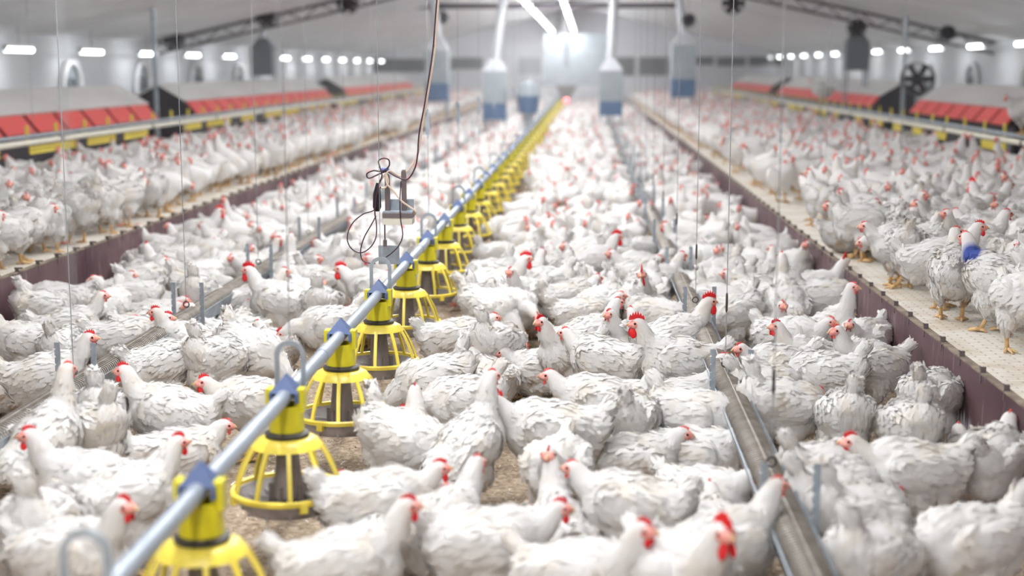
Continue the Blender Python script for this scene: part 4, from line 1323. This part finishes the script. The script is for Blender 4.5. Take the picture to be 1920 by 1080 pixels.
for (x, y, hd, p, lab) in ((4.33, 26.7, 170, 'up', 'white hen perched on the right drinker pipes before the second nest box'), (4.33, 14.4, 200, 'mid', 'white hen perched on the right drinker pipes at the picture edge')):
    tag(make_hen(p, 'hen', (x, y, 0.83+.045+.018), hd, 1.1), lab, 'chicken')
# far flock as one object
def flock():
    LOW = {}
    for p in POSES:
        P = hen_parts(p); mb_, path, rr = hen_blobs(P)
        me = voxel_mesh(mb_, .026, 1)
        me.calc_loop_triangles()
        v = np.empty(len(me.vertices)*3, np.float32); me.vertices.foreach_get('co', v); v = v.reshape(-1, 3)
        t = np.empty(len(me.loop_triangles)*3, np.int32); me.loop_triangles.foreach_get('vertices', t); t = t.reshape(-1, 3)
        mi = np.zeros(len(t), np.int32)
        H = head_matrix(P); ex = MB()
        def addl(mesh, mat_i, T):
            mesh.calc_loop_triangles()
            vv = [T @ x.co for x in mesh.vertices]
            ex.add(vv, [tuple(q.vertices) for q in mesh.loop_triangles], mat_i)
        c, w = COMBS['hen']
        addl(c, 1, H)
        for s in (-1, 1): addl(w, 1, H @ Matrix.Translation((.024, s*.009, -.018)))
        fc = MB().ellipsoid((.014, 0, 0), (.026, .0265, .020), n=8, m=6).mesh('tmp', M['skin']); addl(fc, 2, H); bpy.data.meshes.remove(fc)
        lg = MB(); add_legs(lg, P, 4, 3, 1.0)
        lme = lg.mesh('tmp', M['legskin']); addl(lme, 3, Matrix.Identity(4)); bpy.data.meshes.remove(lme)
        ev = np.array([tuple(q) for q in ex.v], np.float32); et = np.array([q[:3] for q in ex.f], np.int32)
        LOW[p] = (np.vstack([v, ev]), np.vstack([t, et+len(v)]), np.concatenate([mi, np.array(ex.m, np.int32)]))
        bpy.data.meshes.remove(me)
    V, T, I, n = [], [], [], 0
    for b in far:
        v, t, mi = LOW[b[3]]
        c, s = math.cos(R(b[2])), math.sin(R(b[2]))
        A = np.array([[c, -s, 0], [s, c, 0], [0, 0, 1]], np.float32)*b[5]*SIZE
        V.append(v @ A.T + np.array([b[0], b[1], SLAT_Z if b[6] in 'EF' else 0], np.float32)); T.append(t+n); I.append(mi); n += len(v)
    V, T, I = np.vstack(V), np.vstack(T), np.concatenate(I)
    me = bpy.data.meshes.new('far_flock')
    me.vertices.add(len(V)); me.vertices.foreach_set('co', V.ravel())
    me.loops.add(len(T)*3); me.loops.foreach_set('vertex_index', T.ravel().astype(np.int32))
    me.polygons.add(len(T)); me.polygons.foreach_set('loop_start', (np.arange(len(T))*3).astype(np.int32))
    for q in ('feather', 'comb', 'skin', 'legskin'): me.materials.append(M[q])
    me.polygons.foreach_set('material_index', I.astype(np.int32))
    me.update(calc_edges=True); me.shade_smooth()
    o = obj('far_flock', me)
    tag(o, 'dense flock of white chickens filling the far part of the house', 'chickens', kind='stuff')
flock()
print('birds', len(birds), 'near', len(near), 'farthest near', max(b[1] for b in near))

# ------------------------------------------------------------------ loose shavings and feathers on the litter
def shavings():
    m = MB(); g = np.random.default_rng(5)
    for k in range(15000):
        y = 3.2 + 8.0*g.random()**1.4; x = g.uniform(BL+.03, BR-.03)
        a = g.uniform(0, 6.28); ln = g.uniform(.008, .030); w = g.uniform(.002, .006); z = .002 + g.uniform(0, .010)
        d = np.array((math.cos(a), math.sin(a), g.normal(0, .25))); s = np.array((-math.sin(a), math.cos(a), g.normal(0, .3)))
        p = np.array((x, y, z)); up = np.array((0, 0, .003+g.random()*.004))
        m.add([tuple(p-d*ln/2-s*w/2), tuple(p-d*ln/2+s*w/2), tuple(p+s*w/2+up), tuple(p-s*w/2+up), tuple(p+d*ln/2-s*w/2), tuple(p+d*ln/2+s*w/2)], [(0,1,2,3),(3,2,5,4)], int(g.choice([0,0,1,1,2], 1)[0]))
    me = bpy.data.meshes.new('wood_shavings'); me.from_pydata(m.v, [], m.f)
    for q in ('shav_a', 'shav_b', 'fluff'): me.materials.append(M[q])
    me.polygons.foreach_set('material_index', m.m); me.update()
    tag(obj('wood_shavings', me), 'loose wood shavings and small feathers scattered on the litter', 'wood shavings', kind='stuff')
shavings()
